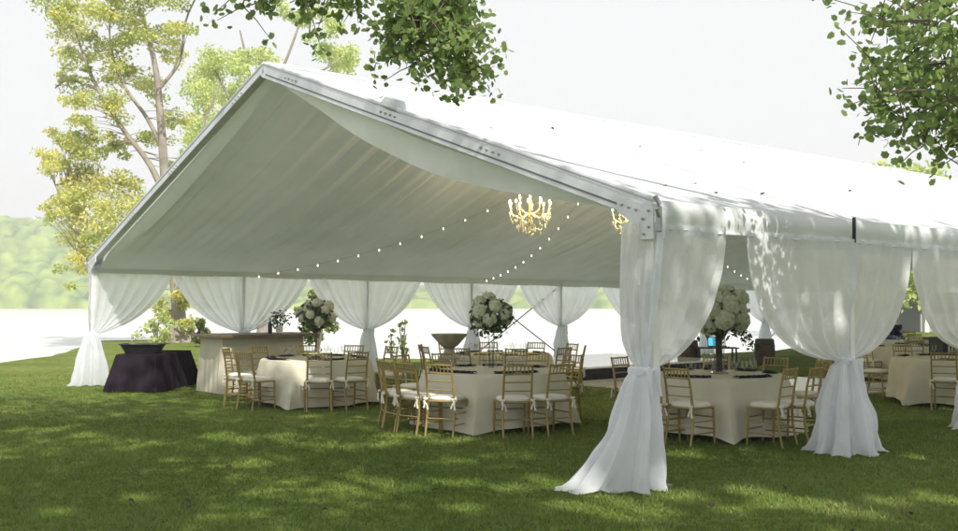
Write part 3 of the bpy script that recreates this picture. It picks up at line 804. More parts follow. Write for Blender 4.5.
TABLES = {
 'mid':   dict(c=(.20, 14.10), R=.98, hem=1.20, folds=(-101,), d='the middle front table', ch=[(-168, 0), (-152, 0), (-136, 0), (-117, 4), (-80, 0), (-58, 0), (41, 0), (64, 0), (90, 0), (118, 0), (148, 0)]),
 'left':  dict(c=(-2.78, 17.15), R=.92, hem=1.10, folds=(-100,), d='the left front table', ch=[(-146, 8), (-127, 0), (-79, 0), (-56, 0), (3, 0), (38, 0), (72, 0), (105, 0), (140, 0), (178, 0)]),
 'right': dict(c=(3.06, 13.25), R=.95, hem=1.14, folds=(-92,), d='the right front table', ch=[(-133, 0), (-114, -28), (-72, 30), (-54, 14), (8, 0), (42, 0), (74, 0), (106, 0), (131, 0)]),
 'rear':  dict(c=(.42, 18.7), R=.92, hem=1.10, folds=(-60,), d='the rear middle table', ch=[(-10+36*k, 0) for k in range(10)]),
 'far1':  dict(c=(8.12, 17.15), R=1.02, hem=1.14, folds=(-150,), d='the table at the right edge', ch=[(-121, 0), (-76, 0), (-20, 0), (25, 0), (62, 0), (98, 0), (135, 0)]),
 'far2':  dict(c=(9.25, 22.6), R=.95, hem=1.10, folds=(-110,), d='the distant floorside table', ch=[(-132, 0), (-95, 0), (-50, 0), (10, 0), (50, 0), (95, 0), (140, 0), (178, 0)]),
 'far3':  dict(c=(12.3, 26.6), R=.95, hem=1.10, folds=(-110,), d='the farthest table', ch=[(-140, 0), (-100, 0), (-60, 0), (60, 0), (100, 0), (140, 0)]),
}
TL_ = {'mid': 'cream clothed round table in the middle front with tall white hydrangeas', 'left': 'cream clothed round table beside the bar with flowers on a thin stand',
       'right': 'cream clothed round table seen between the two near drapes', 'rear': 'cream clothed round table standing behind the middle front table',
       'far1': 'cream clothed round table partly hidden by the drape at the right edge', 'far2': 'distant cream clothed round table just past the dance floor', 'far3': 'farthest cream clothed round table under the tent end'}
for k, T in TABLES.items():
    rclothed('banquet_table', TL_[k], T['c'], T['R'], T['hem'], .76, T['folds'], seed=hash(k) % 1 + len(k)*7)
    for a, tws in T['ch']:
        put_chair(T['c'], a, k, T['R']+.36, tws); place_setting(T['c'], a, T['R'], .76, T['d'])
ORD = ['first', 'second', 'third', 'fourth', 'fifth', 'sixth', 'seventh', 'eighth']
for k, T in TABLES.items():
    for near in (True, False):
        g = [o for o, kk in CH if kk == k and ((o.location.y < T['c'][1]) == near)]
        g.sort(key=lambda o: o.location.x/o.location.y)
        for i, o in enumerate(g):
            side = 'near side' if near else 'far side'
            o['label'] = f"gold chiavari chair, {ORD[i]} from left on {side} of {T['d']}"
flowers('white hydrangea ball on a thin dark stand on the left front table', TABLES['left']['c'], .762, at(310, 315, 17.1).z, .30, 'stand', 1)
flowers('white hydrangea ball on slim glass stems on the middle front table', (.17, 14.1), .762, at(492, 315, 14.1).z, .29, 'twin', 2)
flowers('large white flower arrangement in a thick smoky vase on the right front table', (3.16, 13.25), .762, at(721, 312, 13.25).z, .35, 'trumpet', 3, nb=20)

# plum table with dark tub ------------------------------------------------
def rect_cloth(t, a, b, ht, flare, corner, mat, seed, name='tablecloth', n=160, rad_c=.03):
    r = random.Random(seed); P = []; ph = [r.uniform(0, 6.28) for _ in range(3)]
    per = 4*(a+b); 
    for i in range(n):
        q = per*i/n
        if q < 2*a: x, y, nx, ny, e = -a+q, -b, 0, -1, min(q, 2*a-q)
        elif q < 2*a+2*b: q -= 2*a; x, y, nx, ny, e = a, -b+q, 1, 0, min(q, 2*b-q)
        elif q < 4*a+2*b: q -= 2*a+2*b; x, y, nx, ny, e = a-q, b, 0, 1, min(q, 2*a-q)
        else: q -= 4*a+2*b; x, y, nx, ny, e = -a, b-q, -1, 0, min(q, 2*b-q)
        cf = math.exp(-(e/.13)**1.2); dg = Vector((x/a*abs(x/a)**6, y/b*abs(y/b)**6)); 
        if dg.length > 1: dg.normalize()
        rip = .5*math.sin(i*.9+ph[0])+.4*math.sin(i*.41+ph[1])
        row = [(0, 0, ht), (x*.97, y*.97, ht)]
        for j in range(13):
            tt = j/12; w = (flare+.034*rip)*tt**.9
            row.append((x+nx*w+dg.x*corner*cf*tt**.9, y+ny*w+dg.y*corner*cf*tt**.9, ht-.012-(ht-.024)*tt))
        P.append(row)
    build(name, MB().grid(P, closed_u=True), mat, t)
pt = thing('buffet_table', 'rectangular table under a dark plum cloth by the far left drape', 'table', (-6.52, 20.25, 0), rad(-4))
rect_cloth(pt, .40, .93, .715, .14, .14, M['plum'], 4)
build('table_top', MB().box(-.38, .38, -.91, .91, .68, .705), M['wood'], pt, smooth=False)
for sx in (-1, 1):
    for sy in (-1, 1): build('leg', MB().tube([(sx*.32, sy*.8, 0), (sx*.32, sy*.8, .68)], .018, 8), M['dark'], pt)
tb = MB(); P = []
for i in range(48):
    a = 2*PI*i/48; cx, sx_ = math.cos(a), math.sin(a); q = (abs(cx)**4+abs(sx_)**4)**-.25
    P.append([(0, 0, .012)]+[(wx*cx*q, wy*sx_*q, z) for wx, wy, z in ((.30, .17, 0), (.32, .19, .004), (.41, .26, .165), (.43, .28, .17), (.43, .28, .182), (.40, .25, .18), (.31, .18, .02))]+[(0, 0, .02)])
tub = thing('serving_tub', 'dark shallow oval tub standing on the plum tablecloth', 'tub', (-6.60, 19.75, .718), rad(3))
build('basin', MB().grid(P, closed_u=True), M['dark'], tub)
build('rim', MB().tube([(.43*math.cos(a)*(abs(math.cos(a))**4+abs(math.sin(a))**4)**-.25, .28*math.sin(a)*(abs(math.cos(a))**4+abs(math.sin(a))**4)**-.25, .178) for a in [2*PI*k/40 for k in range(41)]], .012, 6), M['dark'], tub)

# bar ---------------------------------------------------------------
bc = tw(.05, 0, 0)
br_ = thing('bar_counter', 'cream draped bar with a brown wooden top near the left drapes', 'bar', (-4.79, 18.75, 0), TA)
t2 = bpy.data.objects.new('front_cloth', None)
P = []; n = 150
pts = []
a1, b1 = 1.72, .95
rect_holder = MB()
def bar_outline(k, flare):
    # s from 0..a1 (front edge along local x), d 0..b1 ; rounded front bow
    pass
for i in range(n):
    per = 2*(a1+b1); q = per*i/n
    if q < a1: x, y, nx, ny = q, -.10*math.sin(PI*q/a1), 0, -1; e = min(q, a1-q)
    elif q < a1+b1: q -= a1; x, y, nx, ny = a1, q, 1, 0; e = min(q, b1-q)
    elif q < 2*a1+b1: q -= a1+b1; x, y, nx, ny = a1-q, b1, 0, 1; e = min(q, a1-q)
    else: q -= 2*a1+b1; x, y, nx, ny = 0, b1-q, -1, 0; e = min(q, b1-q)
    rp = .006*math.sin(i*1.1)+.004*math.sin(i*.37); row = []
    for j in range(11):
        t = j/10; w = (.05+rp*2)*t + .06*math.exp(-(e/.08))*t
        row.append((x+nx*w, y+ny*w, 1.055-1.045*t))
    P.append(row)
COL.objects.unlink(t2) if t2.name in COL.objects else None
bpy.data.objects.remove(t2)
build('front_cloth', MB().grid(P, closed_u=True), M['barcloth'], br_)
top = MB(); outl = []
for i in range(60):
    t = i/59; x = -.16+(a1+.42)*t; outl.append((x, -.16-.16*math.sin(PI*t)))
for i in range(12): a = -PI/2+PI*i/11; outl.append((a1+.26+.10*math.cos(a)-.0, .45+.60*math.sin(a)))
outl += [(a1+.2, b1+.1), (-.16, b1+.1)]
N = len(outl); top.add([(x, y, 1.058) for x, y in outl]+[(x, y, 1.105) for x, y in outl], [tuple(range(N-1, -1, -1)), tuple(range(N, 2*N))]+[(i, (i+1) % N, N+(i+1) % N, N+i) for i in range(N)])
build('wooden_top', top, M['wood'], br_, smooth=False)
def on_bar(x, y): 
    return Vector((-4.79+ca*x-sa*y, 18.75+sa*x+ca*y, 1.107))
bt = thing('bottle', 'dark bottle standing on the bar top beside the plant', 'bottle', on_bar(1.12, .25))
build('glass_body', MB().lathe([(0, 0), (.042, 0), (.044, .01), (.044, .17), (.03, .21), (.015, .24), (.014, .31), (0, .31)], 16), M['dark'], bt)
build('cap', MB().lathe([(.016, .30), (.017, .325), (0, .326)], 12), M['brass'], bt)
pv = thing('potted_plant', 'small leafy bouquet in a pale vase on the bar top', 'plant', on_bar(1.35, .30))
build('vase', MB().lathe([(0, 0), (.06, 0), (.075, .08), (.06, .15), (.068, .16), (.05, .15), (0, .14)], 18), M['white'], pv)
C = rng.normal(size=(130, 3))*np.array([.10, .10, .075])+np.array([0, 0, .27]); leaves_mesh('foliage', C, .07, M['flgreen'], pv)
C = rng.normal(size=(26, 3))*np.array([.09, .09, .05])+np.array([0, 0, .33]); leaves_mesh('flower_heads', C, .06, M['petal'], pv)
for k in range(5):
    g = dup(goblet0[0]); tag(g, 'clear stemmed glass standing on the wooden bar top', 'glass', 'stemmed glasses on the bar'); g.location = on_bar(.55+.13*k+(.32 if k > 3 else 0), .15+.07*(k % 2))

# pedestal bowl ------------------------------------------------------
pb = thing('pedestal_bowl', 'wide tan bowl on a turned pedestal behind the middle front table', 'bowl', (-.50, 16.9, 0))
build('pedestal', MB().lathe([(0, 0), (.20, 0), (.21, .06), (.15, .10), (.13, .5), (.16, .72), (.19, .78), (.16, .82), (.10, .86), (.075, .93), (.10, .95), (0, .955)], 24), M['stone'], pb)
build('bowl', MB().lathe([(0, .95), (.10, .952), (.15, .99), (.30, 1.155), (.305, 1.18), (.29, 1.18), (.14, 1.01), (0, 1.0)], 32), M['stone'], pb)

# barrels, laptop stand, loudspeaker -----------------------------------
def barrel(label, loc):
    t = thing('wine_barrel', label, 'barrel', loc, 0, 'oak barrels on the river side')
    pr = [(0, .0), (.245, .0), (.27, .14), (.285, .36), (.27, .58), (.245, .72), (.235, .72), (.23, .70), (0, .70)]
    P = []
    for i in range(48):
        a = 2*PI*i/48; P.append([((r_-(.006 if i % 4 == 0 else 0))*math.cos(a), (r_-(.006 if i % 4 == 0 else 0))*math.sin(a), z) for r_, z in pr])
    build('staves', MB().grid(P, closed_u=True), M['barrel'], t)
    for z, r_ in ((.05, .256), (.20, .277), (.52, .277), (.67, .256)): build('hoop', MB().lathe([(r_, z-.02), (r_+.006, z-.02), (r_+.006, z+.02), (r_, z+.02)], 40), M['iron'], t)
p = at(764.5, 340, 28.0); barrel('weathered oak barrel below the river side drape, right of the vase', (p.x, p.y, 0))
p = at(688, 338, 27.0); barrel('weathered oak barrel left of the glowing screen', (p.x, p.y, 0))
p = at(716, 345, 26.5)
sd = thing('side_table', 'small dark table carrying the cyan screen between the barrels', 'table', (p.x, p.y, 0))
build('top', MB().box(-.55, .55, -.25, .25, .52, .55, bev=.005), M['dark'], sd, smooth=False)
for sx in (-1, 1):
    for sy in (-1, 1): build('leg', MB().box(sx*.48-.02, sx*.48+.02, sy*.2-.02, sy*.2+.02, 0, .52), M['dark'], sd, smooth=False)
lp = thing('laptop', 'open laptop with a glowing cyan screen between the barrels', 'laptop', (p.x, p.y, .552), rad(5))
build('keyboard_base', MB().box(-.18, .18, -.13, .10, 0, .02, bev=.004), M['dark'], lp, smooth=False)
mt = Matrix.Translation((0, .10, .015)) @ Matrix.Rotation(rad(-12), 4, 'X')
build('lid', MB().box(-.18, .18, 0, .012, .0, .25, mat=mt), M['dark'], lp, smooth=False)
build('screen', MB().box(-.165, .165, -.004, -.001, .02, .235, mat=mt), M['screen'], lp, smooth=False)
p = at(943, 352, 20.3)
ls = thing('loudspeaker', 'black loudspeaker cabinet behind the table at the right edge', 'speaker', (p.x, p.y, 0), rad(20))
build('cabinet', MB().box(-.19, .19, -.18, .18, .04, 1.02, bev=.02), M['dark'], ls, smooth=False)
build('grille', MB().box(-.16, .16, -.19, -.182, .10, .96), M['black'], ls, smooth=False)
for sx in (-1, 1): build('foot', MB().box(sx*.14-.03, sx*.14+.03, -.15, .15, 0, .04), M['dark'], ls, smooth=False)
p = at(884, 346, 26.0)
co = thing('cooler', 'white cooler box with a blue lid beyond the distant tables', 'cooler', (p.x, p.y, 0))
build('tub', MB().box(-.42, .42, -.25, .25, .35, .78, bev=.02), M['white'], co, smooth=False)
build('lid', MB().box(-.44, .44, -.27, .27, .782, .85, bev=.02), M['bluecloth'], co, smooth=False)
build('stand', MB().box(-.40, .40, -.22, .22, 0, .348), M['wood'], co, smooth=False)

# ------------------------------------------------------------------ chandeliers and string lights
def chandelier(label, s, z):
    c = tw(s, TW/2, 0); t = thing('chandelier', label, 'chandelier', (c.x, c.y, z), rad(10), 'gold chandeliers under the tent ridge')
    build('chain', MB().tube([(0, 0, .28), (0, 0, TAP-.35-z)], .008, 6), M['brass'], t)
    build('column', MB().lathe([(0, -.30), (.03, -.28), (.06, -.22), (.03, -.16), (.05, -.05), (.022, .05), (.05, .14), (.02, .22), (.012, .3), (0, .3)], 16), M['brass'], t)
    for ring, (R, zz, n, off) in enumerate(((.39, .06, 10, 0), (.22, .16, 6, .3))):
        for k in range(n):
            a = 2*PI*k/n+off; ux, uy = math.cos(a), math.sin(a)
            arm = build('arm', MB().tube([(ux*.04, uy*.04, -.04), (ux*R*.5, uy*R*.5, -.13+ring*.1), (ux*R*.9, uy*R*.9, -.06+ring*.1), (ux*R, uy*R, zz)], .009, 6), M['brass'], t)
            build('candle', MB().lathe([(.0, 0), (.03, 0), (.03, .008), (.011, .01), (.011, .07), (0, .07)], 10, (ux*R, uy*R, zz)), M['white'], arm)
            build('bulb', MB().lathe([(.0, .07), (.018, .085), (.022, .105), (.012, .13), (.0, .145)], 10, (ux*R, uy*R, zz)), M['candle'], arm)
    h = .027; cr0 = None
    for k in range(98):
        a = random.random()*6.28; q = random.random()**.7; R = .03+.36*q; z0 = .03-(.50*(1-q**2)**.5)*(1-.45*random.random())
        if cr0 is None:
            mb = MB().add([(0, 0, h*1.4), (h*.7, 0, 0), (0, h*.7, 0), (-h*.7, 0, 0), (0, -h*.7, 0), (0, 0, -h*2)], [(0, 1, 2), (0, 2, 3), (0, 3, 4), (0, 4, 1), (5, 2, 1), (5, 3, 2), (5, 4, 3), (5, 1, 4)])
            o = cr0 = build('crystal', mb, M['crystal'], t, smooth=False)
        else: o = dup(cr0, t)
        o.location = (R*math.cos(a), R*math.sin(a), z0)
    ld = bpy.data.lights.new('chandelier_light', 'POINT'); ld.energy = 85; ld.color = (1, .74, .40); ld.shadow_soft_size = .25
    lo = bpy.data.objects.new('chandelier_light', ld); COL.objects.link(lo); lo.parent = t; lo.location = (0, 0, .30)
p = tw(5.42, TW/2); chandelier('lit gold chandelier in full view under the ridge', 5.42, 3.40)
chandelier('lit gold chandelier half hidden behind the near corner bracket', 8.2, 3.45)
bulb0 = [None]
def string_light(label, A, B, sag, n):
    t = thing('string_light', label, 'string lights', A, 0, 'string lights strung to the ridge')
    d = B-A
    pts = [d*(k/40)-Vector((0, 0, sag*math.sin(PI*k/40))) for k in range(41)]
    build('wire', MB().tube(pts, .0022, 5), M['cable'], t)
    for k in range(n):
        f = (k+.5)/n; q = d*f-Vector((0, 0, sag*math.sin(PI*f)+.03))
        if bulb0[0] is None:
            o = bulb0[0] = build('bulb', MB().lathe([(0, .03), (.007, .022), (.013, -.002), (.011, -.016), (0, -.021)], 10), M['bulb'], t)
        else: o = bulb0[0].copy(); COL.objects.link(o); o.parent = t
        o.location = q
hub = tw(7.9, TW/2+.1, TAP-.42)
string_light('string of warm bulbs sloping down to the post behind the bar', tw(TB*1.03, TW-.15, 2.30), hub, .42, 17)
string_light('string of warm bulbs dropping behind the middle table hydrangeas', tw(TB*3.1, TW-.15, 2.32), hub, .55, 15)
string_light('string of warm bulbs running to the river side behind the near corner drape', tw(TB*5, TW-.15, 2.32), hub, .5, 15)
string_light('string of warm bulbs seen above the right table flowers', tw(TB*7, TW-.15, 2.32), hub, .5, 17)

# ------------------------------------------------------------------ trees
def clump_points(c, r, n, squash=.75):
    D = rng.normal(size=(n, 3)); D /= np.linalg.norm(D, axis=1)[:, None]
    return np.asarray(c)+D*(r*rng.random(n)**.45)[:, None]*np.array([1, 1, squash])
def limb(mb, pts, r0, r1, n=9):
    # smooth polyline
    q = [Vector(p) for p in pts]; out = []
    for i in range(len(q)-1):
        p0, p1, p2, p3 = q[max(0, i-1)], q[i], q[i+1], q[min(len(q)-1, i+2)]
        for k in range(5):
            t = k/5; out.append(.5*((2*p1)+(p2-p0)*t+(2*p0-5*p1+4*p2-p3)*t*t+(3*p1-p0-3*p2+p3)*t**3))
    out.append(q[-1]); N = len(out)
    mb.tube(out, [r0+(r1-r0)*(i/(N-1))**.8 for i in range(N)], n)
    return out

BASE_LIMB = limb
def tree_left():
    limb0 = BASE_LIMB
    Y = 45.0; base = at(181, 343, Y); base.z = 0
    t = thing('tree', 'tall yellowing tree with forked trunk on the river bank at left', 'tree', base)
    L = lambda px, py, dy=0: at(px, py, Y+dy)-base
    mb = MB()
    tw_pts = []; tw_mb = MB()
    def limb(*q):
        r_ = limb0(*q); tw_pts.extend(r_[4:]); return r_
    tr = limb(mb, [(0, 0, -.2), (-.05, 0, .6), L(174, 260), L(166, 190), L(160, 110), L(154, 60), L(140, 10), L(128, -30)], .40, .04, 12)
    limb(mb, [(0, 0, -.25), (0, 0, .12), (0, 0, .9)], 1.0, .5, 12)
    limb(mb, [L(168, 205), L(150, 165), L(122, 128), L(96, 85), L(80, 45), L(68, 5)], .17, .03)
    limb(mb, [L(163, 150), L(147, 118), L(122, 82), L(110, 40), L(112, 0)], .12, .03)
    limb(mb, [L(168, 215), L(190, 170), L(205, 120), L(222, 80)], .11, .03)
    limb(mb, [L(170, 225), L(130, 195), L(95, 180), L(55, 185)], .12, .03)
    limb(mb, [L(172, 240), L(140, 225), L(110, 235), L(75, 250)], .11, .03)
    limb(mb, [L(158, 90), L(180, 60), L(186, 20), L(200, -10)], .10, .03)
    limb(mb, [L(172, 250), L(196, 240), L(205, 260), L(212, 290)], .12, .03)
    limb(mb, [L(100, 90), L(70, 80), L(55, 88)], .07, .03)
    build('trunk', mb, M['barklight'], t)
    cl = [(75, 20, 26), (95, 45, 24), (118, 12, 26), (140, 35, 22), (85, 80, 17), (122, 62, 22), (105, 108, 22), (78, 105, 14), (140, 85, 18), (160, 30, 18), (172, 55, 14), (62, 72, 10), (150, 5, 24), (70, -20, 30), (120, -40, 34), (170, -30, 30), (60, 15, 14),
          (92, 135, 14), (70, 145, 20), (52, 160, 14), (88, 160, 22), (115, 150, 16), (60, 185, 22), (95, 190, 26), (128, 185, 22), (145, 205, 18), (75, 215, 24), (110, 220, 26), (88, 245, 22), (120, 250, 20), (80, 268, 14), (48, 215, 12), (140, 232, 16), (150, 140, 13), (175, 120, 14), (178, 165, 12),
          (195, 295, 14), (180, 300, 12), (170, 312, 13), (200, 280, 16), (186, 322, 8)]
    C = []; tint = []
    for px, py, r in cl:
        c = L(px, py, rng.normal()*1.6); n = int(110+r*r*2.3); R = r/F_PX*Y
        # sub-clumps give a ragged, layered outline
        for q in range(8):
            cc = np.array(c)+rng.normal(size=3)*R*.62*np.array([1, 1, .72])
            P = clump_points(cc, R*.66*rng.uniform(.6, 1.25), n//8+1, .62); C.append(P); tint.append(np.clip(rng.normal(.5+.22*rng.normal(), .2, len(P))+(.10 if py > 180 else -.08), 0, 1))
            v = Vector(cc); near = min(tw_pts, key=lambda p: (p-v).length+max(0, p.z-v.z)*2)
            if (near-v).length < 6: tw_mb.tube([near, (near+v)/2+Vector((0, 0, .12)), v], [.020, .012, .006], 5)
    build('twigs', tw_mb, M['barklight'], t)
    C = np.concatenate(C); leaves_mesh('crown', C, .10+.10*rng.random(len(C)), M['yleaf'], t, tint=np.concatenate(tint))
tree_left()
def tree_mid():
    Y = 54.0; base = at(262, 336, Y); base.z = 0
    t = thing('tree', 'pale green tree rising behind the tent peak', 'tree', base)
    L = lambda px, py, dy=0: at(px, py, Y+dy)-base
    mb = MB()
    limb(mb, [(0, 0, -.2), L(262, 250), L(255, 150), L(250, 80), L(240, 30)], .30, .04, 10)
    limb(mb, [L(258, 170), L(275, 90), L(290, 50), L(302, 15), L(310, -20)], .12, .04)
    limb(mb, [L(256, 160), L(230, 100), L(212, 65)], .16, .04)
    limb(mb, [L(270, 110), L(315, 75), L(350, 55)], .13, .03)
    build('trunk', mb, M['barklight'], t)
    cl = [(205, 70, 20), (225, 55, 20), (245, 62, 18), (195, 95, 18), (215, 95, 22), (238, 90, 20), (205, 125, 18), (190, 135, 14), (225, 120, 20), (262, 60, 14), (252, 85, 16), (330, 55, 16), (348, 48, 14), (318, 45, 12), (338, 30, 12), (300, 18, 12), (285, 10, 12), (322, 12, 14), (345, 65, 10), (330, 66, 11), (240, 130, 20), (260, 110, 18), (185, 160, 14), (300, 80, 16)]
    C = []; tint = []
    for px, py, r in cl:
        c = L(px, py, rng.normal()*1.8); n = int(60+r*r*2.2); R = r/F_PX*Y
        for q in range(4):
            cc = np.array(c)+rng.normal(size=3)*R*.5*np.array([1, 1, .7]); P = clump_points(cc, R*.8, n//4+1, .7); C.append(P)
            tint.append(np.clip(rng.normal(.6+.2*rng.normal(), .2, len(P)), 0, 1))
    C = np.concatenate(C); leaves_mesh('crown', C, .12+.12*rng.random(len(C)), M['pleaf'], t, tint=np.concatenate(tint))
tree_mid()
def bush(label, px, py0, py1, wpx, Y, mat, n=900, cat='bush', name='bush', leaf=.16, stems=5):
    base = at(px, 300, Y); base.z = 0 if True else 0
    t = thing(name, label, cat, base)
    L = lambda x, y, dy=0: at(x, y, Y+dy)-base
    mb = MB(); C = []; R = wpx/F_PX*Y/2; zt = L(px, py0).z; zb = max(.1, L(px, py1).z)
    for k in range(stems):
        a = rng.random()*6.28; p = Vector((math.cos(a)*R*.6, math.sin(a)*R*.6, zb+(zt-zb)*(.5+.4*rng.random())))
        limb(mb, [(0, 0, -.1), p*.45+Vector((0, 0, .1)), p], .05, .012, 6)
    build('stem', mb, M['bark'], t)
    for k in range(14):
        f = rng.random(); c = (rng.normal()*R*.42, rng.normal()*R*.42, zb+(zt-zb)*f)
        C.append(clump_points(c, R*.42*(1.1-.4*f), n//14, .8))
    C = np.concatenate(C); C[:, 2] = np.maximum(C[:, 2], .05)
    leaves_mesh('foliage', C, leaf*(.7+.6*rng.random(len(C))), mat, t)
bush('yellow green bush below the pale tree, between two drapes by the bar', 318, 284, 338, 44, 36, M['bushleaf'], 1500)
bush('low green bush beside the pale trunk behind the bar', 203, 316, 342, 24, 40, M['bushleaf'], 700)
bush('low leafy bush behind the plum table', 157, 312, 343, 34, 43, M['pleaf'], 900, leaf=.13)
bush('thin sapling on the bank right of the left front table', 403, 320, 362, 16, 31, M['bushleaf'], 160, leaf=.12, stems=3)
bush('small sparse plant on the bank near the left table drape', 392, 330, 366, 12, 30.5, M['bushleaf'], 120, leaf=.11, stems=3)
bush('purple flowering shrub beyond the right-hand tables', 889, 322, 345, 26, 38, M['purple'], 900, cat='shrub', name='flowering_shrub', leaf=.14)
def plain_tree(label, px, Y, h, w, mat, nclump=46, per=90, leaf=.4, trunk=.3):
    base = at(px, 300, Y); base.z = 0
    t = thing('tree', label, 'tree', base, 0, 'green trees beyond the tent end')
    mb = MB(); limb(mb, [(0, 0, -.2), (.1, 0, h*.3), (-.1, .1, h*.6), (0, 0, h*.92)], trunk, .05, 9); C = []
    for k in range(nclump):
        a = rng.random()*6.28; f = .18+.8*rng.random(); rr = w/2*math.sqrt(max(.05, 1-((f-.5)/.55)**2))*rng.random()**.5
        c = Vector((math.cos(a)*rr, math.sin(a)*rr, h*f)); C.append(clump_points(c, w*.13, per, .7))
        if k % 4 == 0: limb(mb, [(0, 0, h*max(.15, f-.25)), c*.6+Vector((0, 0, h*f*.35)), c], trunk*.3, .03, 6)
    build('trunk', mb, M['bark'], t); C = np.concatenate(C)
    leaves_mesh('crown', C, leaf*(.6+.7*rng.random(len(C))), mat, t)
plain_tree('sunlit green tree seen in the gap between the right-hand drapes', 893, 58, 9.5, 8.5, M['pleaf'])
plain_tree('green tree left of the grey house beyond the tent', 862, 66, 10, 9, M['bushleaf'])
plain_tree('tall green tree behind the grey house beyond the tent', 930, 84, 12, 11, M['pleaf'])
plain_tree('bushy green tree right of the grey house, mostly hidden by drapes', 985, 70, 10, 10, M['bushleaf'])

# house beyond the tent --------------------------------------------------
p = at(911, 300, 62); hs = thing('house', 'grey house with a white porch post and gable roof beyond the tent', 'house', (p.x, p.y, 0), rad(8))
build('wall', MB().box(.6, 8, 0, 6, 0, 2.6), M['wallgrey'], hs, smooth=False)
rf = MB(); rf.add([(-2.2, -1.2, 2.62), (8, -1.2, 2.62), (8, 7, 2.62), (-2.2, 7, 2.62), (-2.2, 2.9, 4.4), (8, 2.9, 4.4)], [(0, 1, 5, 4), (2, 3, 4, 5), (3, 0, 4), (1, 2, 5), (3, 2, 1, 0)])
build('roof', rf, M['shingle'], hs, smooth=False)
build('fascia', MB().box(-2.3, 8.1, -1.3, -1.2, 2.42, 2.66), M['white'], hs, smooth=False)
for x in (.35,): build('porch_post', MB().box(x-.14, x+.14, -1.1, -.82, 0, 2.42), M['white'], hs, smooth=False)
for x in (1.2, 3.8):
    w = build('window', MB().box(x, x+1.1, -.05, -.01, 1.0, 2.1), M['white'], hs, smooth=False)
    build('pane', MB().box(x+.08, x+1.02, -.06, -.052, 1.08, 2.02), M['pane'], w, smooth=False)

# big trees: one behind the camera that shades the lawn, one at the right whose sprays hang into view
def sunpt(g, z):   # the point at height z that shades ground/cloth point g
    return Vector(g)+to_sun*((z-g[2])/to_sun.z)
GAPS = [(at(px, py, CAM_H*F_PX/(py-305.5)), r) for px, py, r in ((415, 431, .34), (465, 436, .42), (505, 440, .34), (230, 436, .4), (268, 461, .36), (545, 489, .38), (400, 483, .42), (365, 487, .25), (700, 492, .40), (760, 500, .5), (800, 508, .38), (670, 503, .25), (60, 432, .38), (110, 447, .25), (925, 500, .3), (640, 520, .25), (450, 462, .22))]
GAPS += [(p, r) for p, r in ((tw(.75, -.1, 1.75), .16), (tw(.35, -.1, 1.35), .14), (tw(.95, -.1, 2.05), .12), (tw(1.0, -.1, 2.5), .14), (tw(1.4, -.1, 2.52), .13), (tw(3.8, -.1, 1.2), .16), (tw(4.2, -.1, 1.5), .12))]
_g = []
for p, r in GAPS:
    for k in range(5): _g.append((Vector(p)+Vector((rng.normal()*r*.95, rng.normal()*r*.8, rng.normal()*r*.15*(p.z > .3))), r*(.25+.4*rng.random())))
for k in range(70):
    y = rng.uniform(6.3, 17); _g.append((Vector((rng.uniform(-.48, .48)*y, y, 0)), rng.uniform(.06, .2)))
GAPS = _g
SPRAY = [(at(435, 50, 8.9), .75), (at(410, 10, 8.9), .6), (at(475, 80, 8.9), .5), (at(300, 5, 8.9), .5), (at(930, 60, 8.4), .75), (at(890, 100, 8.4), .55), (at(950, 130, 8.4), .5)]
def cut_gaps(C, base):
    keep = np.ones(len(C), bool); u = np.array(to_sun)
    for g, r in GAPS+SPRAY:
        d = C+np.array(base)-np.array(g); al = d@u; dist = np.linalg.norm(d-al[:, None]*u, axis=1)
        keep &= ~((dist < r*(.75+.5*rng.random(len(C)))) & (al > 0))
    return C[keep]
def shade_tree():
    base = Vector((8.5, -9.0, 0))
    t = thing('shade_tree', 'tall broadleaf tree behind the viewpoint that shades the lawn', 'tree', base)
    mb = MB(); W = lambda p: Vector(p)-base
    limb(mb, [(0, 0, -.3), (.05, .1, 3), (-.1, .2, 8), (-.4, .4, 13), (-.6, .8, 18)], .6, .10, 14)
    cl = []
    while len(cl) < 330:
        y = rng.uniform(4.5, 21); x = rng.uniform(-.52*y-1.5, .52*y+2)
        dx, dy = x-TX, y-TY; d = -sa*dx+ca*dy; q = ca*dx+sa*dy
        if not (d < 1.9 or q < 1.0): continue
        if x < -5.5 and y > 15.5 and rng.random() < .75: continue
        cl.append(sunpt((x, y, 0), rng.uniform(13.5, 17.5)))
    for i in range(70):   # the right-hand drapes
        cl.append(sunpt(tw(rng.uniform(-.5, 9), -.1, rng.uniform(.2, 2.3)), rng.uniform(13, 16)))
    for k in range(16):
        e = W(cl[rng.integers(0, len(cl))]); z0 = rng.uniform(7, 14)
        limb(mb, [(-.1-.03*z0*.3, .03*z0, z0), e*.5+Vector((0, 0, z0*.55+1.0)), e], .13, .03, 7)
    build('trunk', mb, M['bark'], t)
    C = np.concatenate([clump_points(np.array(W(c)), rng.uniform(.8, 1.5), 115, .55) for c in cl])
    C = cut_gaps(C, base); leaves_mesh('crown', C, .21+.10*rng.random(len(C)), M['leaf'], t)
shade_tree()
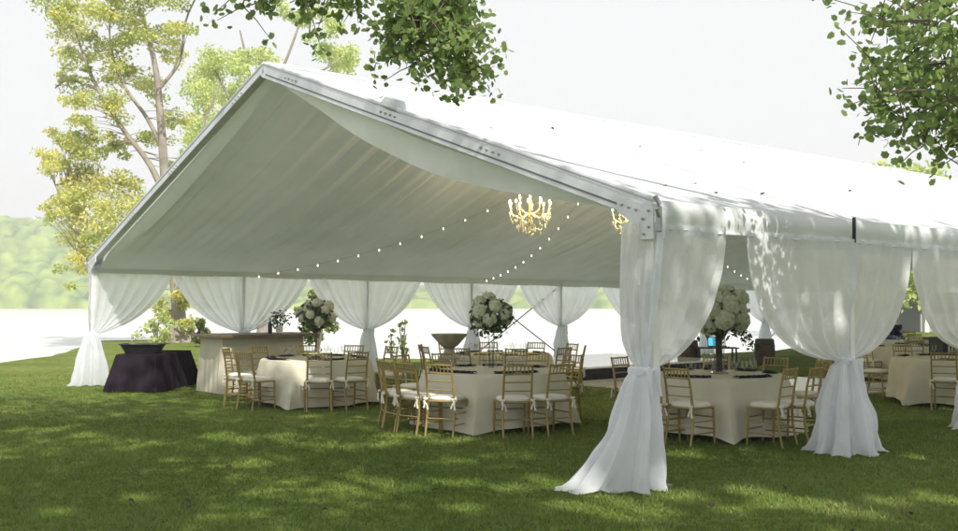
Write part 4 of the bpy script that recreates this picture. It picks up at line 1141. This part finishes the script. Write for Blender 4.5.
def over_tree():
    base = Vector((8.2, 3.6, 0))
    t = thing('overhanging_tree', 'green broadleaf tree whose leafy sprays hang in front of the tent roof', 'tree', base)
    mb = MB(); W = lambda x, y, z: Vector((x, y, z))-base
    limb(mb, [(0, 0, -.3), (.05, .1, 2), (0, .1, 4.5), (.2, .2, 7), (.3, .3, 10)], .36, .08, 14)
    limbs = [[(8.2, 3.7, 4.8), (6.6, 5.2, 6.6), (4, 7.4, 6.9), (1.5, 8.6, 6.2), (-.3, 8.9, 5.3)], [(8.2, 3.7, 4.2), (7.2, 6, 5.6), (6.0, 7.8, 5.7), (4.7, 8.4, 4.9)], [(4, 7.4, 6.9), (1, 8.2, 7.0), (-1.6, 8.8, 5.6), (-2.2, 8.9, 5.0)],
             [(8.3, 3.8, 6.4), (7, 4.5, 8.5), (5, 5.5, 9.5)], [(8.3, 3.8, 6.8), (10, 4.5, 8.5), (12, 5, 9.5)], [(8.3, 3.8, 7), (8, 1.5, 9), (7.5, -.5, 10)]]
    for l in limbs: limb(mb, [W(*p) for p in l], .09, .02, 8)
    C = [clump_points(np.array(W(rng.uniform(4.6, 13), rng.uniform(-1, 6.2), rng.uniform(7, 10.5))), rng.uniform(.7, 1.2), 110, .6) for _ in range(40)]
    H = []
    def spray(px0, py0, px1, py1, Y, r, n, dens):
        A, B = at(px0, py0, Y)-base, at(px1, py1, Y+.25)-base
        mid = (A+B)/2+Vector((rng.normal()*.08, rng.normal()*.2, .10))
        pts = limb(mb, [A, mid, B], .016, .004, 5)
        for q in pts:
            for _ in range(dens): H.append(np.array(q)+rng.normal(size=3)*r*np.array([1, 1, .7]))
        for k in range(n):
            q = pts[rng.integers(2, len(pts))]; d = rng.normal(size=3)*.17; e = Vector(np.array(q)+d)
            mb.tube([q, (q+e)/2+Vector((0, 0, .02)), e], [.006, .005, .003], 5)
            for _ in range(8): H.append(np.array(e)+rng.normal(size=3)*.06)
    for a in ((395, -30, 365, 22), (400, -30, 400, 40), (410, -30, 425, 60), (430, -35, 450, 72), (440, -30, 468, 55), (415, 30, 432, 88), (430, 30, 448, 98), (450, 40, 478, 88), (460, 45, 492, 88), (405, 20, 398, 70), (455, -20, 480, 30), (380, -30, 352, 15), (420, 50, 465, 88), (440, 0, 425, 50), (400, 10, 440, 40), (420, -10, 410, 60), (450, 10, 470, 70)):
        spray(a[0]-6, a[1]-12, a[2]-8, a[3]-12, 8.9+rng.normal()*.25, .085, 13, 6)
    for a in ((255, -30, 243, 6), (290, -30, 272, 12), (310, -30, 312, 18), (325, -20, 305, 3), (270, -35, 256, 3), (335, -20, 340, 2)): spray(*a, 8.9+rng.normal()*.2, .06, 6, 5)
    for a in ((1000, -20, 905, 10), (1000, 20, 915, 40), (990, 40, 900, 62), (960, 60, 880, 75), (980, 70, 872, 108), (990, 95, 872, 133), (940, 90, 880, 105), (985, 110, 925, 145), (1000, 130, 945, 150), (960, 30, 930, 95), (970, 0, 925, 25), (990, 60, 940, 80), (1000, 110, 960, 165), (980, 90, 905, 120), (930, 20, 885, 18), (1000, 40, 955, 60), (1000, 80, 950, 120)):
        spray(*a, 8.3+rng.normal()*.25, .08, 12, 6)
    build('trunk', mb, M['bark'], t)
    C = cut_gaps(np.concatenate(C), base); leaves_mesh('crown', C, .20+.10*rng.random(len(C)), M['leaf'], t)
    H = np.array(H); leaves_mesh('hanging_leaves', H, .046+.036*rng.random(len(H)), M['sleaf'], t, tmpl=LOBED)
over_tree()

# ------------------------------------------------------------------ haze
def haze():
    m, nt, out = new_mat('haze air')
    v = nt.nodes.new('ShaderNodeVolumePrincipled'); v.inputs['Color'].default_value = (.97, .98, 1, 1); v.inputs['Density'].default_value = HAZE
    v.inputs['Anisotropy'].default_value = 0
    nt.links.new(v.outputs[0], out.inputs['Volume'])
    o = build('haze', MB().box(-1000, 1000, -210, 850, -3.0, 70), m, smooth=False); tag(o, 'pale summer haze over the river', 'haze', kind='stuff')
HAZE = .0011
haze()

# ------------------------------------------------------------------ sky, sun, camera

w = bpy.data.worlds.new('World'); S.world = w; w.use_nodes = True; nt = w.node_tree
for n in list(nt.nodes): nt.nodes.remove(n)
out = nt.nodes.new('ShaderNodeOutputWorld'); bg = nt.nodes.new('ShaderNodeBackground'); bg.inputs['Strength'].default_value = .1
sky = nt.nodes.new('ShaderNodeTexSky'); sky.sky_type = 'NISHITA'; sky.sun_disc = False
sky.sun_elevation = math.asin(to_sun.z); sky.sun_rotation = math.atan2(to_sun.x, to_sun.y); sky.dust_density = 3; sky.air_density = 1
mx = nt.nodes.new('ShaderNodeMix'); mx.data_type = 'RGBA'; mx.inputs[0].default_value = .90      # thin bright overcast over the blue
mx.inputs[7].default_value = (8.15, 8.2, 8.15, 1)
nt.links.new(sky.outputs[0], mx.inputs[6]); nt.links.new(mx.outputs[2], bg.inputs[0]); nt.links.new(bg.outputs[0], out.inputs[0])
sl = bpy.data.lights.new('sun', 'SUN'); sl.energy = 5.0; sl.angle = rad(.5); sl.color = (1, .95, .86)
so = bpy.data.objects.new('sun', sl); COL.objects.link(so); so.rotation_euler = to_sun.to_track_quat('Z', 'Y').to_euler()

cd = bpy.data.cameras.new('camera'); co_ = bpy.data.objects.new('camera', cd); COL.objects.link(co_)
co_.location = (0, 0, CAM_H); co_.rotation_euler = (PI/2+PITCH, 0, 0)
cd.sensor_fit = 'HORIZONTAL'; cd.sensor_width = 36; cd.lens = 36*F_PX/958; cd.clip_end = 3000; cd.clip_start = .1
S.camera = co_
S.render.engine = 'CYCLES'
S.view_settings.view_transform = 'Standard'; S.view_settings.look = 'None'; S.view_settings.exposure = 0.35; S.view_settings.gamma = 1
S.view_settings.use_curve_mapping = False
S.cycles.max_bounces = 8; S.cycles.diffuse_bounces = 5; S.cycles.transparent_max_bounces = 12
